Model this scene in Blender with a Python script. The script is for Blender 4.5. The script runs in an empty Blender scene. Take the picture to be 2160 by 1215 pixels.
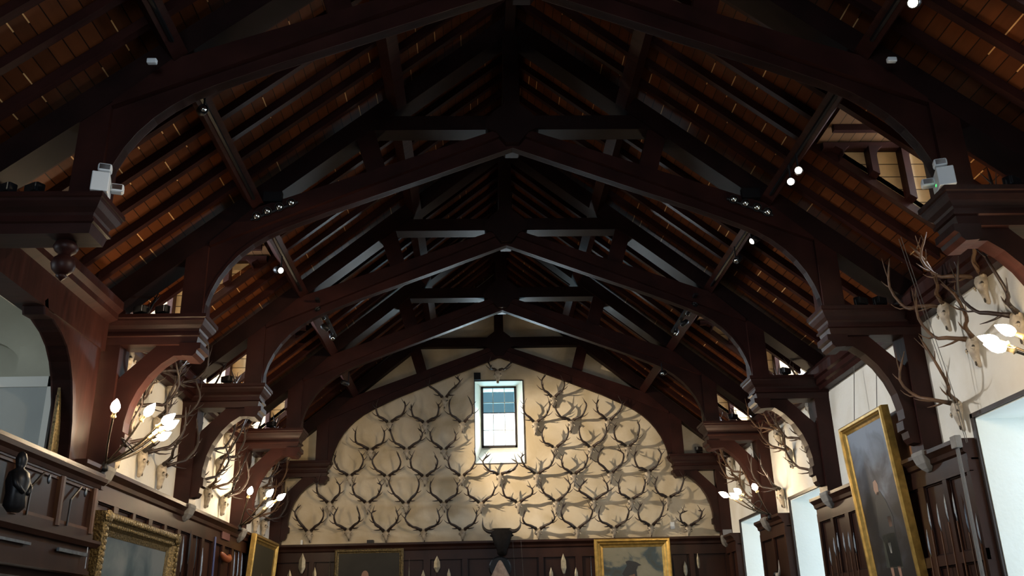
import bpy, math, random
from mathutils import Vector, Matrix
R = math.radians
C = bpy.context.scene.collection
SC = bpy.context.scene

# ---------------------------------------------------------------- camera
cam_d = bpy.data.cameras.new('camera'); cam = bpy.data.objects.new('camera', cam_d); C.objects.link(cam)
SC.camera = cam
cam_d.sensor_width = 36.0; cam_d.sensor_fit = 'HORIZONTAL'
cam_d.lens = 1930.0 / 2160.0 * 36.0
cam_d.clip_start = 0.05; cam_d.clip_end = 200
CAMP = Vector((-0.498, 0.0, 1.6))
YAW, PITCH, ROLL = 0.0405, 0.3642, -0.02569
def cam_dirs():
    def ray(X, U):
        c, s = math.cos(ROLL), math.sin(ROLL); x = c*X - s*U; u = s*X + c*U
        c, s = math.cos(PITCH), math.sin(PITCH); y = c - s*u; z = s + c*u
        c, s = math.cos(YAW), math.sin(YAW); return Vector((c*x + s*y, -s*x + c*y, z))
    f = ray(0, 0); r = ray(1, 0) - f; u = ray(0, 1) - f
    return r.normalized(), u.normalized(), f.normalized()
_r, _u, _f = cam_dirs()
_m = Matrix((( _r.x, _u.x, -_f.x), (_r.y, _u.y, -_f.y), (_r.z, _u.z, -_f.z))).to_4x4()
_m.translation = CAMP
cam.matrix_world = _m

# ---------------------------------------------------------------- sky, exposure
world = bpy.data.worlds.new('sky'); SC.world = world; world.use_nodes = True
wn = world.node_tree.nodes; wn['Background'].inputs[0].default_value = (0.80, 0.92, 1.0, 1); wn['Background'].inputs[1].default_value = 2.2
SC.view_settings.view_transform = 'Standard'; SC.view_settings.look = 'None'
SC.view_settings.exposure = 0.0; SC.view_settings.gamma = 1.0; SC.view_settings.use_curve_mapping = False
try: SC.cycles.max_bounces = 8; SC.cycles.diffuse_bounces = 5
except Exception: pass

def area(name, loc, target, sx, sy, power, col):
    d = bpy.data.lights.new(name, 'AREA'); d.shape = 'RECTANGLE'; d.size = sx; d.size_y = sy; d.energy = power; d.color = col
    o = bpy.data.objects.new(name, d); C.objects.link(o); o.location = loc
    o.rotation_euler = (Vector(target) - Vector(loc)).to_track_quat('-Z', 'Y').to_euler()
    return o
def spot(name, loc, target, power, ang, col, blend=0.5, rad=0.04):
    d = bpy.data.lights.new(name, 'SPOT'); d.energy = power; d.spot_size = R(ang); d.spot_blend = blend; d.color = col; d.shadow_soft_size = rad
    o = bpy.data.objects.new(name, d); C.objects.link(o); o.location = loc
    o.rotation_euler = (Vector(target) - Vector(loc)).to_track_quat('-Z', 'Y').to_euler()
    return o
def point(name, loc, power, col, rad=0.05):
    d = bpy.data.lights.new(name, 'POINT'); d.energy = power; d.color = col; d.shadow_soft_size = rad
    o = bpy.data.objects.new(name, d); C.objects.link(o); o.location = loc; return o
DAY = (0.84, 0.93, 1.0); WARM = (1.0, 0.72, 0.42)
YA, S = 7.453, 3.3
YT = [YA + S*i for i in range(4)] + [20.734]      # front faces of the five trusses
WIN_Y = [(1.85, 3.5), (5.1, 6.75), (8.42, 10.06), (15.1, 16.7), (18.36, 20.08)]     # tall windows in the right wall
for a, b in WIN_Y:                                  # daylight outside the tall windows
    area('window_daylight', (6.3, (a+b)/2, 2.4), (0, (a+b)/2, 2.6), b-a+.3, 2.8, 26, DAY)
DORM = [('R', 0), ('R', 1), ('R', 3), ('R', 4), ('L', 2), ('L', 3), ('L', 4)]
def dorm_y(b): return YA + S*(b-1) + 1.28, YA + S*(b-1) + 2.14
for sd, b in DORM:
    s = 1 if sd == 'R' else -1; a, c = dorm_y(b)
    area('dormer_daylight', (s*5.85, (a+c)/2, 6.55), (s*4.0, (a+c)/2, 6.3), 0.8, 1.1, 220 if sd == 'R' else 330, DAY)
area('end_window_daylight', (0, 22.2, 6.6), (0, 15, 5.6), 0.9, 1.5, 420, DAY)
area('added_gallery_fill', (-9.3, 6.5, 4.3), (-5, 8, 3.8), 2.6, 2.0, 60, DAY)  # added fill lamp that brightens the dark gallery; no known window there
area('added_front_fill', (-1.5, -4.5, 4.0), (3.0, 12, 4.2), 3.0, 3.4, 460, DAY)  # added fill lamp behind the camera, brightens the hall from the front
# lamps aimed by the spotlights hung in the roof
spot('spot_beam', (-3.02, 18.12, 6.40), (2.3, 21.1, 5.0), 1900, 58, (1.0, .79, .54), 0.9, 0.03)
spot('spot_beam', (3.1, 9.25, 6.45), (-5.0, 13.2, 4.2), 1100, 50, WARM)
spot('spot_beam', (3.1, 9.5, 6.45), (-5.0, 16.0, 4.2), 600, 45, WARM)
spot('spot_beam', (3.1, 11.28, 6.45), (-4.9, 19, 4.0), 900, 45, WARM)
spot('spot_beam', (-3.1, 12.05, 6.4), (5.0, 12.2, 4.0), 1300, 56, (1.0, .95, .9), .9)
spot('spot_beam', (3.1, 6.3, 6.45), (-5.0, 10.0, 3.0), 700, 50, WARM)
for p, t in (((3.3, 9.45, 6.62), (4.1, 9.5, 6.3)), ((3.32, 11.38, 6.66), (4.2, 11.7, 6.35)), ((-3.32, 12.12, 6.62), (-4.3, 12.3, 6.15)), ((3.3, 6.4, 6.65), (4.2, 6.7, 6.4))):
    spot('lamp_vent_glow', p, t, 16, 46, (1, .6, .3), 1.0, .03)

# ---------------------------------------------------------------- materials
def newmat(name):
    m = bpy.data.materials.new(name); m.use_nodes = True
    return m, m.node_tree.nodes, m.node_tree.links, m.node_tree.nodes['Principled BSDF']
def simple(name, col, rough=0.5, metal=0.0, noise=0.0, scale=8.0, bump=0.0, stretch=None, emit=None, spec=None):
    m, n, l, b = newmat(name)
    b.inputs['Base Color'].default_value = (*col, 1); b.inputs['Roughness'].default_value = rough; b.inputs['Metallic'].default_value = metal
    if spec is not None: b.inputs['Specular IOR Level'].default_value = spec
    if emit: b.inputs['Emission Color'].default_value = (*emit[0], 1); b.inputs['Emission Strength'].default_value = emit[1]
    if noise or bump:
        tc = n.new('ShaderNodeTexCoord'); mp = n.new('ShaderNodeMapping'); nz = n.new('ShaderNodeTexNoise')
        nz.inputs['Scale'].default_value = scale; nz.inputs['Detail'].default_value = 6
        if stretch: mp.inputs['Scale'].default_value = stretch
        l.new(tc.outputs['Object'], mp.inputs[0]); l.new(mp.outputs[0], nz.inputs['Vector'])
        if noise:
            mx = n.new('ShaderNodeMix'); mx.data_type = 'RGBA'
            mx.inputs[6].default_value = (*[c*(1-noise) for c in col], 1); mx.inputs[7].default_value = (*[min(1, c*(1+noise)) for c in col], 1)
            cr = n.new('ShaderNodeValToRGB'); cr.color_ramp.elements[0].position = .32; cr.color_ramp.elements[1].position = .68
            l.new(nz.outputs['Fac'], cr.inputs[0]); l.new(cr.outputs[0], mx.inputs[0]); l.new(mx.outputs[2], b.inputs['Base Color'])
        if bump:
            bp_ = n.new('ShaderNodeBump'); bp_.inputs['Strength'].default_value = bump; bp_.inputs['Distance'].default_value = .02
            l.new(nz.outputs['Fac'], bp_.inputs['Height']); l.new(bp_.outputs[0], b.inputs['Normal'])
    return m
TIMBER = simple('dark_stained_timber', (0.021, 0.0062, 0.0047), 0.45, spec=.16, noise=.35, scale=2.2, bump=.12, stretch=(1, 6, 1))
TIMBER2 = simple('black_stained_timber', (0.011, 0.0042, 0.0036), 0.5, spec=.13, noise=.3, scale=3)
PANELW = simple('panelling_wood', (0.027, 0.0108, 0.0066), 0.38, spec=.14, noise=.3, scale=3, stretch=(1, 1, .3), bump=.05)
PANELL = simple('worn_brown_wood', (0.068, 0.027, 0.0105), 0.4, spec=.2, noise=.3, scale=4)
STONE = simple('grey_stone', (0.17, 0.16, 0.145), 0.8, noise=.15, scale=10, bump=.2)
WHITE = simple('white_plastic', (0.62, 0.66, 0.68), 0.4)
GREYM = simple('grey_board', (0.26, 0.28, 0.27), 0.7, noise=.05, scale=2)
FRAMEW = simple('pale_frame_paint', (0.50, 0.50, 0.46), 0.6)
BLACK = simple('black_metal', (0.007, 0.007, 0.008), 0.4, spec=.2)
CHROME = simple('reflector', (0.8, 0.85, 0.85), 0.12, 1.0)
STEEL = simple('steel', (0.14, 0.155, 0.17), 0.42, 1.0, noise=.2, scale=20)
BRONZE = simple('pale_bronze', (0.30, 0.27, 0.20), 0.4, .6, noise=.25, scale=14)
ROD = simple('dull_brass', (0.10, 0.075, 0.05), 0.35, .7)
ANTLER = simple('antler_brown', (0.022, 0.012, 0.009), 0.5, noise=.4, scale=9, bump=.2)
ANTLER2 = simple('antler_tan', (0.10, 0.055, 0.030), 0.5, spec=.25, noise=.5, scale=6, bump=.2)
BONE = simple('skull_bone', (0.40, 0.34, 0.26), 0.6, noise=.3, scale=14, bump=.15)
SOCKET = simple('dark_socket', (0.05, 0.04, 0.03), 0.9)
GOLD = simple('gilt', (0.40, 0.25, 0.065), 0.36, .75, noise=.25, scale=12, bump=.1)
GOLDO = simple('old_gilt', (0.13, 0.095, 0.04), 0.45, .6, noise=.6, scale=38, bump=.8)
HIDE = simple('dark_hide', (0.008, 0.0065, 0.006), 0.7, spec=.1, noise=.3, scale=20, bump=.3)
HORN = simple('dark_horn', (0.03, 0.024, 0.02), 0.35)
PALEHEAD = simple('pale_hide', (0.33, 0.23, 0.17), 0.7, noise=.3, scale=10, bump=.2)
ORANGE = simple('orange_leather', (0.20, 0.055, 0.02), 0.4)
BLUE = simple('blue_cloth', (0.03, 0.045, 0.14), 0.6)
REDC = simple('red_cloth', (0.07, 0.02, 0.018), 0.6)
BACKB = simple('bare_wood_backing', (0.20, 0.085, 0.03), 0.5, noise=.35, scale=3)
WIRE = simple('picture_wire', (0.10, 0.09, 0.08), 0.5, .5)
FLOORM = simple('floor_boards', (0.07, 0.045, 0.03), 0.35, noise=.3, scale=2, stretch=(6, 1, 1))
BULB = simple('lit_bulb', (1, .9, .7), 0.3, emit=((1.0, 0.76, 0.48), 170))
BASEC = simple('bulb_candle_sleeve', (0.55, 0.42, 0.22), 0.4, .5)
LENS = simple('lit_lens', (1, 1, 1), 0.3, emit=((1.0, 0.86, 0.66), 22))
GREENL = simple('green_indicator', (0, .6, .1), 0.3, emit=((0.05, 1, .15), 2))
BLACKTRIM = simple('black_trim', (0.03, 0.02, 0.016), 0.5)
VAULT = simple('dull_plaster', (0.33, 0.32, 0.25), 0.9, noise=.12, scale=1.2)

def plaster(name, col, blot=.12):
    m, n, l, b = newmat(name); b.inputs['Roughness'].default_value = .85; b.inputs['Specular IOR Level'].default_value = .2
    tc = n.new('ShaderNodeTexCoord')
    n1 = n.new('ShaderNodeTexNoise'); n1.inputs['Scale'].default_value = 1.3; n1.inputs['Detail'].default_value = 5; n1.inputs['Distortion'].default_value = .8
    n2 = n.new('ShaderNodeTexNoise'); n2.inputs['Scale'].default_value = 22; n2.inputs['Detail'].default_value = 4
    l.new(tc.outputs['Object'], n1.inputs['Vector']); l.new(tc.outputs['Object'], n2.inputs['Vector'])
    cr = n.new('ShaderNodeValToRGB'); cr.color_ramp.elements[0].position = .36; cr.color_ramp.elements[1].position = .62
    cr.color_ramp.elements[0].color = (col[0]*(1-blot), col[1]*(1-blot*1.2), col[2]*(1-blot*1.6), 1); cr.color_ramp.elements[1].color = (*col, 1)
    l.new(n1.outputs['Fac'], cr.inputs[0]); l.new(cr.outputs[0], b.inputs['Base Color'])
    bu = n.new('ShaderNodeBump'); bu.inputs['Strength'].default_value = .15; bu.inputs['Distance'].default_value = .02
    l.new(n2.outputs['Fac'], bu.inputs['Height']); l.new(bu.outputs[0], b.inputs['Normal'])
    return m
PLASTER = plaster('end_wall_plaster', (0.60, 0.53, 0.41), .22)  # same paint as the side walls, with dimmer light put into the tan
PLASTERW = plaster('side_wall_plaster', (0.68, 0.66, 0.60), .10)
REVEAL = plaster('window_reveal_plaster', (0.74, 0.78, 0.74), .04)

def boards(name, col, width=.15, slope=True, dark=.4, pale=True):
    """long boards; the board index runs up the slope (|x|) or in z, joints are fine dark lines, a few gaps show pale wood"""
    m, n, l, b = newmat(name); b.inputs['Roughness'].default_value = .5; b.inputs['Specular IOR Level'].default_value = .15
    tc = n.new('ShaderNodeTexCoord'); sp = n.new('ShaderNodeSeparateXYZ'); l.new(tc.outputs['Object'], sp.inputs[0])
    def M(op, a, c=None, v=None):
        q = n.new('ShaderNodeMath'); q.operation = op
        l.new(a, q.inputs[0])
        if c is not None: l.new(c, q.inputs[1])
        if v is not None: q.inputs[1].default_value = v
        return q.outputs[0]
    src = M('MULTIPLY', sp.outputs['X'], v=1/math.cos(math.atan(.82))/width) if slope else M('MULTIPLY', sp.outputs['Z'], v=1/width)
    idx = M('FLOOR', src); fr = M('FRACT', src)
    bay = M('FLOOR', M('MULTIPLY', M('ADD', sp.outputs['Y'], v=-.09), v=1/.465))
    cb = n.new('ShaderNodeCombineXYZ'); l.new(idx, cb.inputs[0]); l.new(M('FLOOR', M('MULTIPLY', sp.outputs['Y'], v=.35)), cb.inputs[1])
    wn_ = n.new('ShaderNodeTexWhiteNoise'); wn_.noise_dimensions = '3D'; l.new(cb.outputs[0], wn_.inputs['Vector'])
    nz = n.new('ShaderNodeTexNoise'); nz.inputs['Scale'].default_value = 5; nz.inputs['Detail'].default_value = 6
    mp = n.new('ShaderNodeMapping'); mp.inputs['Scale'].default_value = (3, .6, 3); l.new(tc.outputs['Object'], mp.inputs[0]); l.new(mp.outputs[0], nz.inputs['Vector'])
    mixv = M('ADD', M('MULTIPLY', wn_.outputs['Value'], v=.55), M('MULTIPLY', nz.outputs['Fac'], v=.6))
    cr = n.new('ShaderNodeValToRGB'); e = cr.color_ramp.elements
    e[0].position = .15; e[1].position = .95
    e[0].color = (*[c*(1-dark) for c in col], 1); e[1].color = (*[c*(1+dark*.9) for c in col], 1)
    l.new(mixv, cr.inputs[0])
    gap = M('LESS_THAN', fr, v=.07)
    m1 = n.new('ShaderNodeMix'); m1.data_type = 'RGBA'; l.new(gap, m1.inputs[0]); l.new(cr.outputs[0], m1.inputs[6]); m1.inputs[7].default_value = (*[c*.12 for c in col], 1)
    out = m1.outputs[2]
    if pale:
        cb2 = n.new('ShaderNodeCombineXYZ'); l.new(idx, cb2.inputs[0]); l.new(bay, cb2.inputs[1])
        w2 = n.new('ShaderNodeTexWhiteNoise'); w2.noise_dimensions = '3D'; l.new(cb2.outputs[0], w2.inputs['Vector'])
        pk = M('MULTIPLY', M('GREATER_THAN', w2.outputs['Value'], v=.86), M('LESS_THAN', fr, v=.085))
        m2 = n.new('ShaderNodeMix'); m2.data_type = 'RGBA'; l.new(pk, m2.inputs[0]); l.new(out, m2.inputs[6]); m2.inputs[7].default_value = (0.62, 0.36, 0.15, 1)
        out = m2.outputs[2]
    l.new(out, b.inputs['Base Color'])
    return m
ROOFB = boards('roof_boards', (0.082, 0.023, 0.0062))
DORMC = boards('dormer_ceiling_boards', (0.12, 0.06, 0.028), width=.17, slope=True, dark=.3, pale=False)
DORMB = boards('dormer_boards', (0.42, 0.30, 0.17), width=.17, slope=False, dark=.2, pale=False)

def glass(name, col, rough=.0):
    m, n, l, b = newmat(name); n.remove(b)
    t = n.new('ShaderNodeBsdfTransparent'); t.inputs[0].default_value = (*col, 1)
    g = n.new('ShaderNodeBsdfGlossy'); g.inputs['Roughness'].default_value = .1
    mx = n.new('ShaderNodeMixShader'); mx.inputs[0].default_value = .04
    l.new(t.outputs[0], mx.inputs[1]); l.new(g.outputs[0], mx.inputs[2]); l.new(mx.outputs[0], n['Material Output'].inputs['Surface'])
    return m
GLASS = glass('clear_glass', (.95, .97, 1)); GLASSB = glass('frosted_blue_glass', (.27, .37, .40)); GLASSD = glass('pale_glass', (.9, .92, .93))
def canvas(name, stops, scale=2.2, seed=0.0, vgrad=.5):
    m, n, l, b = newmat(name); b.inputs['Roughness'].default_value = .5; b.inputs['Specular IOR Level'].default_value = .2
    tc = n.new('ShaderNodeTexCoord'); mp = n.new('ShaderNodeMapping'); mp.inputs['Location'].default_value = (seed, seed*.7, seed*1.3)
    nz = n.new('ShaderNodeTexNoise'); nz.inputs['Scale'].default_value = scale; nz.inputs['Detail'].default_value = 5; nz.inputs['Distortion'].default_value = .6
    l.new(tc.outputs['Object'], mp.inputs[0]); l.new(mp.outputs[0], nz.inputs['Vector'])
    sp = n.new('ShaderNodeSeparateXYZ'); l.new(tc.outputs['Object'], sp.inputs[0])
    a = n.new('ShaderNodeMath'); a.operation = 'MULTIPLY_ADD'; l.new(sp.outputs['Z'], a.inputs[0]); a.inputs[1].default_value = vgrad; l.new(nz.outputs['Fac'], a.inputs[2])
    cr = n.new('ShaderNodeValToRGB'); e = cr.color_ramp.elements
    while len(e) < len(stops): e.new(.5)
    for k, (p, c) in enumerate(stops): e[k].position = p; e[k].color = (*c, 1)
    l.new(a.outputs[0], cr.inputs[0]); l.new(cr.outputs[0], b.inputs['Base Color'])
    return m

# ---------------------------------------------------------------- mesh helpers
class MB:
    def __init__(s): s.v = []; s.f = []; s.m = []; s.mi = 0
    def add(s, vs, fs):
        k = len(s.v); s.v += [tuple(v) for v in vs]
        for f in fs: s.f.append([k+i for i in f]); s.m.append(s.mi)
    def box(s, x0, x1, y0, y1, z0, z1):
        s.add([(x0,y0,z0),(x1,y0,z0),(x1,y1,z0),(x0,y1,z0),(x0,y0,z1),(x1,y0,z1),(x1,y1,z1),(x0,y1,z1)],
              [(0,3,2,1),(4,5,6,7),(0,1,5,4),(1,2,6,5),(2,3,7,6),(3,0,4,7)]); return s
    def prism(s, poly, ax, a, b):
        """polygon in the two other axes, extruded along axis ax from a to b"""
        def P(p, t): return {'x': (t, p[0], p[1]), 'y': (p[0], t, p[1]), 'z': (p[0], p[1], t)}[ax]
        n = len(poly)
        s.add([P(p, a) for p in poly] + [P(p, b) for p in poly],
              [tuple(range(n)), tuple(range(2*n-1, n-1, -1))] + [(i, n+i, n+(i+1) % n, (i+1) % n) for i in range(n)]); return s
    def loft(s, rings, caps=True):
        n = len(rings[0]); vs = [p for r in rings for p in r]; fs = []
        for i in range(len(rings)-1):
            for j in range(n): fs.append((i*n+j, i*n+(j+1) % n, (i+1)*n+(j+1) % n, (i+1)*n+j))
        if caps: fs += [tuple(range(n-1, -1, -1)), tuple(range((len(rings)-1)*n, len(rings)*n))]
        s.add(vs, fs); return s
    def tube(s, pts, rad, seg=6):
        pts = [Vector(p) for p in pts]; rings = []; n = len(pts)
        if not hasattr(rad, '__len__'): rad = [rad]*n
        up = None
        for i, p in enumerate(pts):
            t = (pts[min(i+1, n-1)] - pts[max(i-1, 0)]).normalized()
            if up is None: up = Vector((0,0,1)) if abs(t.z) < .9 else Vector((1,0,0))
            sd = t.cross(up).normalized(); up = sd.cross(t).normalized()
            rings.append([p + (sd*math.cos(2*math.pi*j/seg) + up*math.sin(2*math.pi*j/seg))*rad[i] for j in range(seg)])
        return s.loft(rings)
    def lathe(s, prof, o=(0,0,0), ax=(0,0,1), seg=12):
        ax = Vector(ax).normalized(); o = Vector(o); u = ax.cross(Vector((0,0,1)) if abs(ax.z) < .9 else Vector((1,0,0))).normalized(); w = ax.cross(u)
        return s.loft([[o + ax*h + (u*math.cos(2*math.pi*j/seg) + w*math.sin(2*math.pi*j/seg))*max(r, 1e-4) for j in range(seg)] for r, h in prof])
    def ball(s, o, r, seg=10, sc=(1,1,1)):
        rings = []
        for i in range(7):
            a = math.pi*i/6; rings.append([(o[0]+sc[0]*r*max(.02, math.sin(a))*math.cos(2*math.pi*j/seg), o[1]+sc[1]*r*max(.02, math.sin(a))*math.sin(2*math.pi*j/seg), o[2]+sc[2]*r*math.cos(a)) for j in range(seg)])
        return s.loft(rings)
    def xf(s, M, k=0):
        s.v = s.v[:k] + [tuple(M @ Vector(v)) for v in s.v[k:]]; return s
    def build(s, name, mat, parent=None, smooth=False, bevel=0.0, label=None):
        me = bpy.data.meshes.new(name); me.from_pydata(s.v, [], s.f)
        for q in (mat if isinstance(mat, (list, tuple)) else [mat]): me.materials.append(q)
        for p, i in zip(me.polygons, s.m): p.material_index = i
        import bmesh
        b = bmesh.new(); b.from_mesh(me); bmesh.ops.recalc_face_normals(b, faces=b.faces); b.to_mesh(me); b.free()
        if smooth:
            for p in me.polygons: p.use_smooth = True
        o = bpy.data.objects.new(name, me); C.objects.link(o)
        if parent is not None: o.parent = parent
        if bevel:
            md = o.modifiers.new('edge', 'BEVEL'); md.width = bevel; md.segments = 2; md.limit_method = 'ANGLE'
        if label: o['label'] = label
        return o
def tag(o, label=None, cat=None, group=None, kind=None):
    if label: o['label'] = label
    if cat: o['category'] = cat
    if group: o['group'] = group
    if kind: o['kind'] = kind
    return o
def thing(name, label, cat, loc=(0,0,0), rot=(0,0,0), group=None):
    o = bpy.data.objects.new(name, None); C.objects.link(o); o.location = loc; o.rotation_euler = rot; o.empty_display_size = .1
    return tag(o, label, cat, group)
def dup(root, loc=None, rot=None, label=None, group=None):
    r = root.copy(); C.objects.link(r)
    if loc is not None: r.location = loc
    if rot is not None: r.rotation_euler = rot
    if label: r['label'] = label
    if group: r['group'] = group
    def rec(a, b):
        for ch in kids.get(a, []):
            c = ch.copy(); C.objects.link(c); c.parent = b; rec(ch, c)
    kids = {}
    for o in list(SC.objects):
        if o.parent: kids.setdefault(o.parent, []).append(o)
    rec(root, r)
    return r
def struct(o, label=None): o['kind'] = 'structure'; 
rnd = random.Random(4)
ORD = ['first', 'second', 'third', 'fourth', 'fifth', 'sixth', 'seventh', 'eighth', 'ninth', 'tenth']

# ================================================================ the setting
def SL(x, h=10.1): return h - .82*abs(x)          # roof planes: boards' underside 10.1, rafters' underside 9.97, purlins and principals 9.64
YW = 21.1                                          # end wall
o = MB().box(-9, 6.2, -4, 22, -.2, 0).build('floor', FLOORM); struct(o)
# end wall with its window hole
m = MB(); hx0, hx1, hz0, hz1 = -.585, .545, 5.34, 7.28
m.box(-5.5, hx0, YW, YW+.9, 0, 7.28); m.box(hx1, 5.5, YW, YW+.9, 0, 7.28); m.box(hx0, hx1, YW, YW+.9, 0, hz0); m.box(-5.5, 5.5, YW, YW+.9, hz1, 10.4)
struct(m.build('wall_back', PLASTER))
m = MB(); m.box(-9, -3, -4.2, -4, 0, 10.4); m.box(0, 6.2, -4.2, -4, 0, 10.4); m.box(-3, 0, -4.2, -4, 0, 2.3); m.box(-3, 0, -4.2, -4, 5.7, 10.4); struct(m.build('wall_front', PLASTERW))
r = tag(thing('window_8', None, None, (-1.5, -4.1, 2.3)), kind='structure')  # unseen window, added to go with the front fill lamp
m = MB()
for q in (-1.5, -.52, .46, 1.44): m.box(q, q+.06, -.03, .03, 0, 3.4)
for q in (0, 1.1, 2.2, 3.34): m.box(-1.5, 1.5, -.03, .03, q, q+.06)
m.build('window_frame', FRAMEW, r); MB().box(-1.5, 1.5, -.005, .005, 0, 3.4).build('pane', GLASS, r)
# right wall with tall window holes
m = MB(); m.box(5.12, 6.0, -4, YW, 3.8, 5.1); m.box(5.12, 5.34, -4, YW, 5.1, 5.66)
y = -4
for a, b in WIN_Y: m.box(5.12, 6.0, y, a, 0, 3.8); m.box(5.12, 6.0, a, b, 0, 1.0); y = b
m.box(5.12, 6.0, y, YW, 0, 3.8)
struct(m.build('wall_right', PLASTERW))
# left wall with the gallery opening
m = MB(); m.box(-5.4, -5.12, 10.62, YW, 0, 5.66); m.box(-5.4, -5.12, -4, 10.62, 0, 3.1); m.box(-5.4, -5.12, -4, 10.62, 5.0, 5.66); m.box(-5.4, -5.12, -4, 1.6, 3.1, 5.0)
struct(m.build('wall_left', PLASTERW))
m = MB(); m.box(-9, -5.4, 10.9, 11.1, 2, 6.1); m.box(-9.2, -9, -4, 5.1, 0, 6.1); m.box(-9.2, -9, 7.9, 11.1, 0, 6.1); m.box(-9.2, -9, 5.1, 7.9, 0, 3.2); m.box(-9.2, -9, 5.1, 7.9, 5.4, 6.1); m.box(-9, -5.4, -4, 11.1, 6.0, 6.2); m.box(-9, -5.4, -4, 11.1, 2.3, 2.4)  # the opening in the outer side is made up, to let the fill lamp in
m.box(-5.95, -5.4, 10.62, 10.9, 2.4, 4.98)
m.prism([(-5.95, 4.98)] + [(-6.7 + .75*math.cos(R(t)), 4.72 + .42*math.sin(R(t))) for t in range(0, 181, 15)] + [(-7.5, 4.98), (-7.5, 5.9), (-5.4, 5.9), (-5.4, 4.98)], 'y', 10.72, 10.9)
struct(m.build('wall_gallery', VAULT))
# roof boards, with holes where the dormers open
for sd, s in (('L', -1), ('R', 1)):
    m = MB(); holes = [dorm_y(b) for d, b in DORM if d == sd]
    def slab(x0, x1, y0, y1):
        m.prism([(s*x0, SL(x0)), (s*x1, SL(x1)), (s*x1, SL(x1)+.08), (s*x0, SL(x0)+.08)], 'y', y0, y1)
    y = -4
    for a, b in sorted(holes):
        xe = 6.2 if s > 0 else 5.43; slab(0, xe, y, a); slab(0, 3.62, a, b); slab(5.42, xe, a, b); y = b
    slab(0, 6.2 if s > 0 else 5.42, y, 22)
    struct(m.build('ceiling', ROOFB))
# tall windows of the right wall
wi = 1
for a, b in WIN_Y:
    r = tag(thing('window_%d' % wi, None, None, (5.5, (a+b)/2, 1.0)), kind='structure'); wi += 1
    h = (b-a)/2
    m = MB(); m.box(-.37, .5, -h, -h+.012, 0, 2.8); m.box(-.37, .5, h-.012, h, 0, 2.8); m.box(-.37, .5, -h, h, 2.785, 2.8); m.box(-.37, .5, -h, h, 0, .015)
    m.build('reveal', REVEAL, r)
    m = MB()
    for q in (-h-.05, h): m.box(-.40, -.37, q, q+.05, 0, 2.85)
    m.box(-.40, -.37, -h-.05, h+.05, 2.8, 2.85); m.build('edge_trim', BLACKTRIM, r)
    m = MB()
    for q in (-h, -.03, h-.06): m.box(.38, .44, q, q+.06, 0, 2.8)
    for q in (0, .68, 1.37, 2.05, 2.74): m.box(.39, .43, -h, h, q, q+.05)
    m.build('window_frame', FRAMEW, r)
    MB().box(.405, .412, -h, h, 0, 2.8).build('pane', GLASS, r)
# window of the end wall
r = tag(thing('window_%d' % wi, None, None, (0, YW, hz0)), kind='structure')
ix0, ix1, iz0, iz1, yd = -.43, .40, 5.78, 7.25, .42
def q4(m, a, b, c, d): m.add([a, b, c, d, (a[0], a[1]+.004, a[2]), (b[0], b[1]+.004, b[2]), (c[0], c[1]+.004, c[2]), (d[0], d[1]+.004, d[2])], [(0,1,2,3),(7,6,5,4),(0,4,5,1),(1,5,6,2),(2,6,7,3),(3,7,4,0)])
H0, H1, J0, J1 = 0, hz1-hz0, iz0-hz0, iz1-hz0
m = MB()
q4(m, (hx0, -.004, H0), (hx0, -.004, H1), (ix0, yd, J1), (ix0, yd, J0)); q4(m, (hx1, -.004, H0), (hx1, -.004, H1), (ix1, yd, J1), (ix1, yd, J0))
q4(m, (hx0, -.004, H0), (hx1, -.004, H0), (ix1, yd, J0), (ix0, yd, J0)); q4(m, (hx0, -.004, H1), (hx1, -.004, H1), (ix1, yd, J1), (ix0, yd, J1))
m.build('reveal', REVEAL, r)
m = MB()
m.box(hx0-.02, hx0, -.02, 0, -.02, H1+.02); m.box(hx1, hx1+.02, -.02, 0, -.02, H1+.02); m.box(hx0, hx1, -.02, 0, -.02, 0); m.box(hx0, hx1, -.02, 0, H1, H1+.03)
m.build('edge_trim', BLACKTRIM, r)
m = MB(); f = .045; jm = J0 + (J1-J0)*.56
m.box(ix0, ix0+f, yd-.05, yd+.02, J0, J1); m.box(ix1-f, ix1, yd-.05, yd+.02, J0, J1); m.box(ix0, ix1, yd-.05, yd+.02, J0, J0+f); m.box(ix0, ix1, yd-.05, yd+.02, J1-f, J1); m.box(ix0, ix1, yd-.04, yd+.02, jm-.012, jm+.012)
m.build('window_frame', BLACKTRIM, r)
m = MB()
for k in (1, 2):
    x = ix0 + (ix1-ix0)*k/3; m.box(x-.008, x+.008, yd-.01, yd+.01, J0, J1)
for z in (jm + (J1-jm)*.4, jm - (jm-J0)*.5): m.box(ix0, ix1, yd-.01, yd+.01, z-.008, z+.008)
m.build('glazing_bars', FRAMEW, r)
MB().box(ix0, ix1, yd+.03, yd+.035, jm, J1).build('pane', GLASSB, r, label='bluish frosted upper pane')
MB().box(ix0, ix1, yd+.03, yd+.035, J0, jm).build('pane', GLASSD, r)
# closes the hole behind the sash
m = MB(); m.box(hx0, ix0, YW+yd, YW+.9, hz0, hz1); m.box(ix1, hx1, YW+yd, YW+.9, hz0, hz1); m.box(ix0, ix1, YW+yd+.05, YW+.9, hz0, iz0); m.box(ix0, ix1, YW+yd+.05, YW+.9, iz1, hz1)
struct(m.build('wall_niche', PLASTER))

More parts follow.
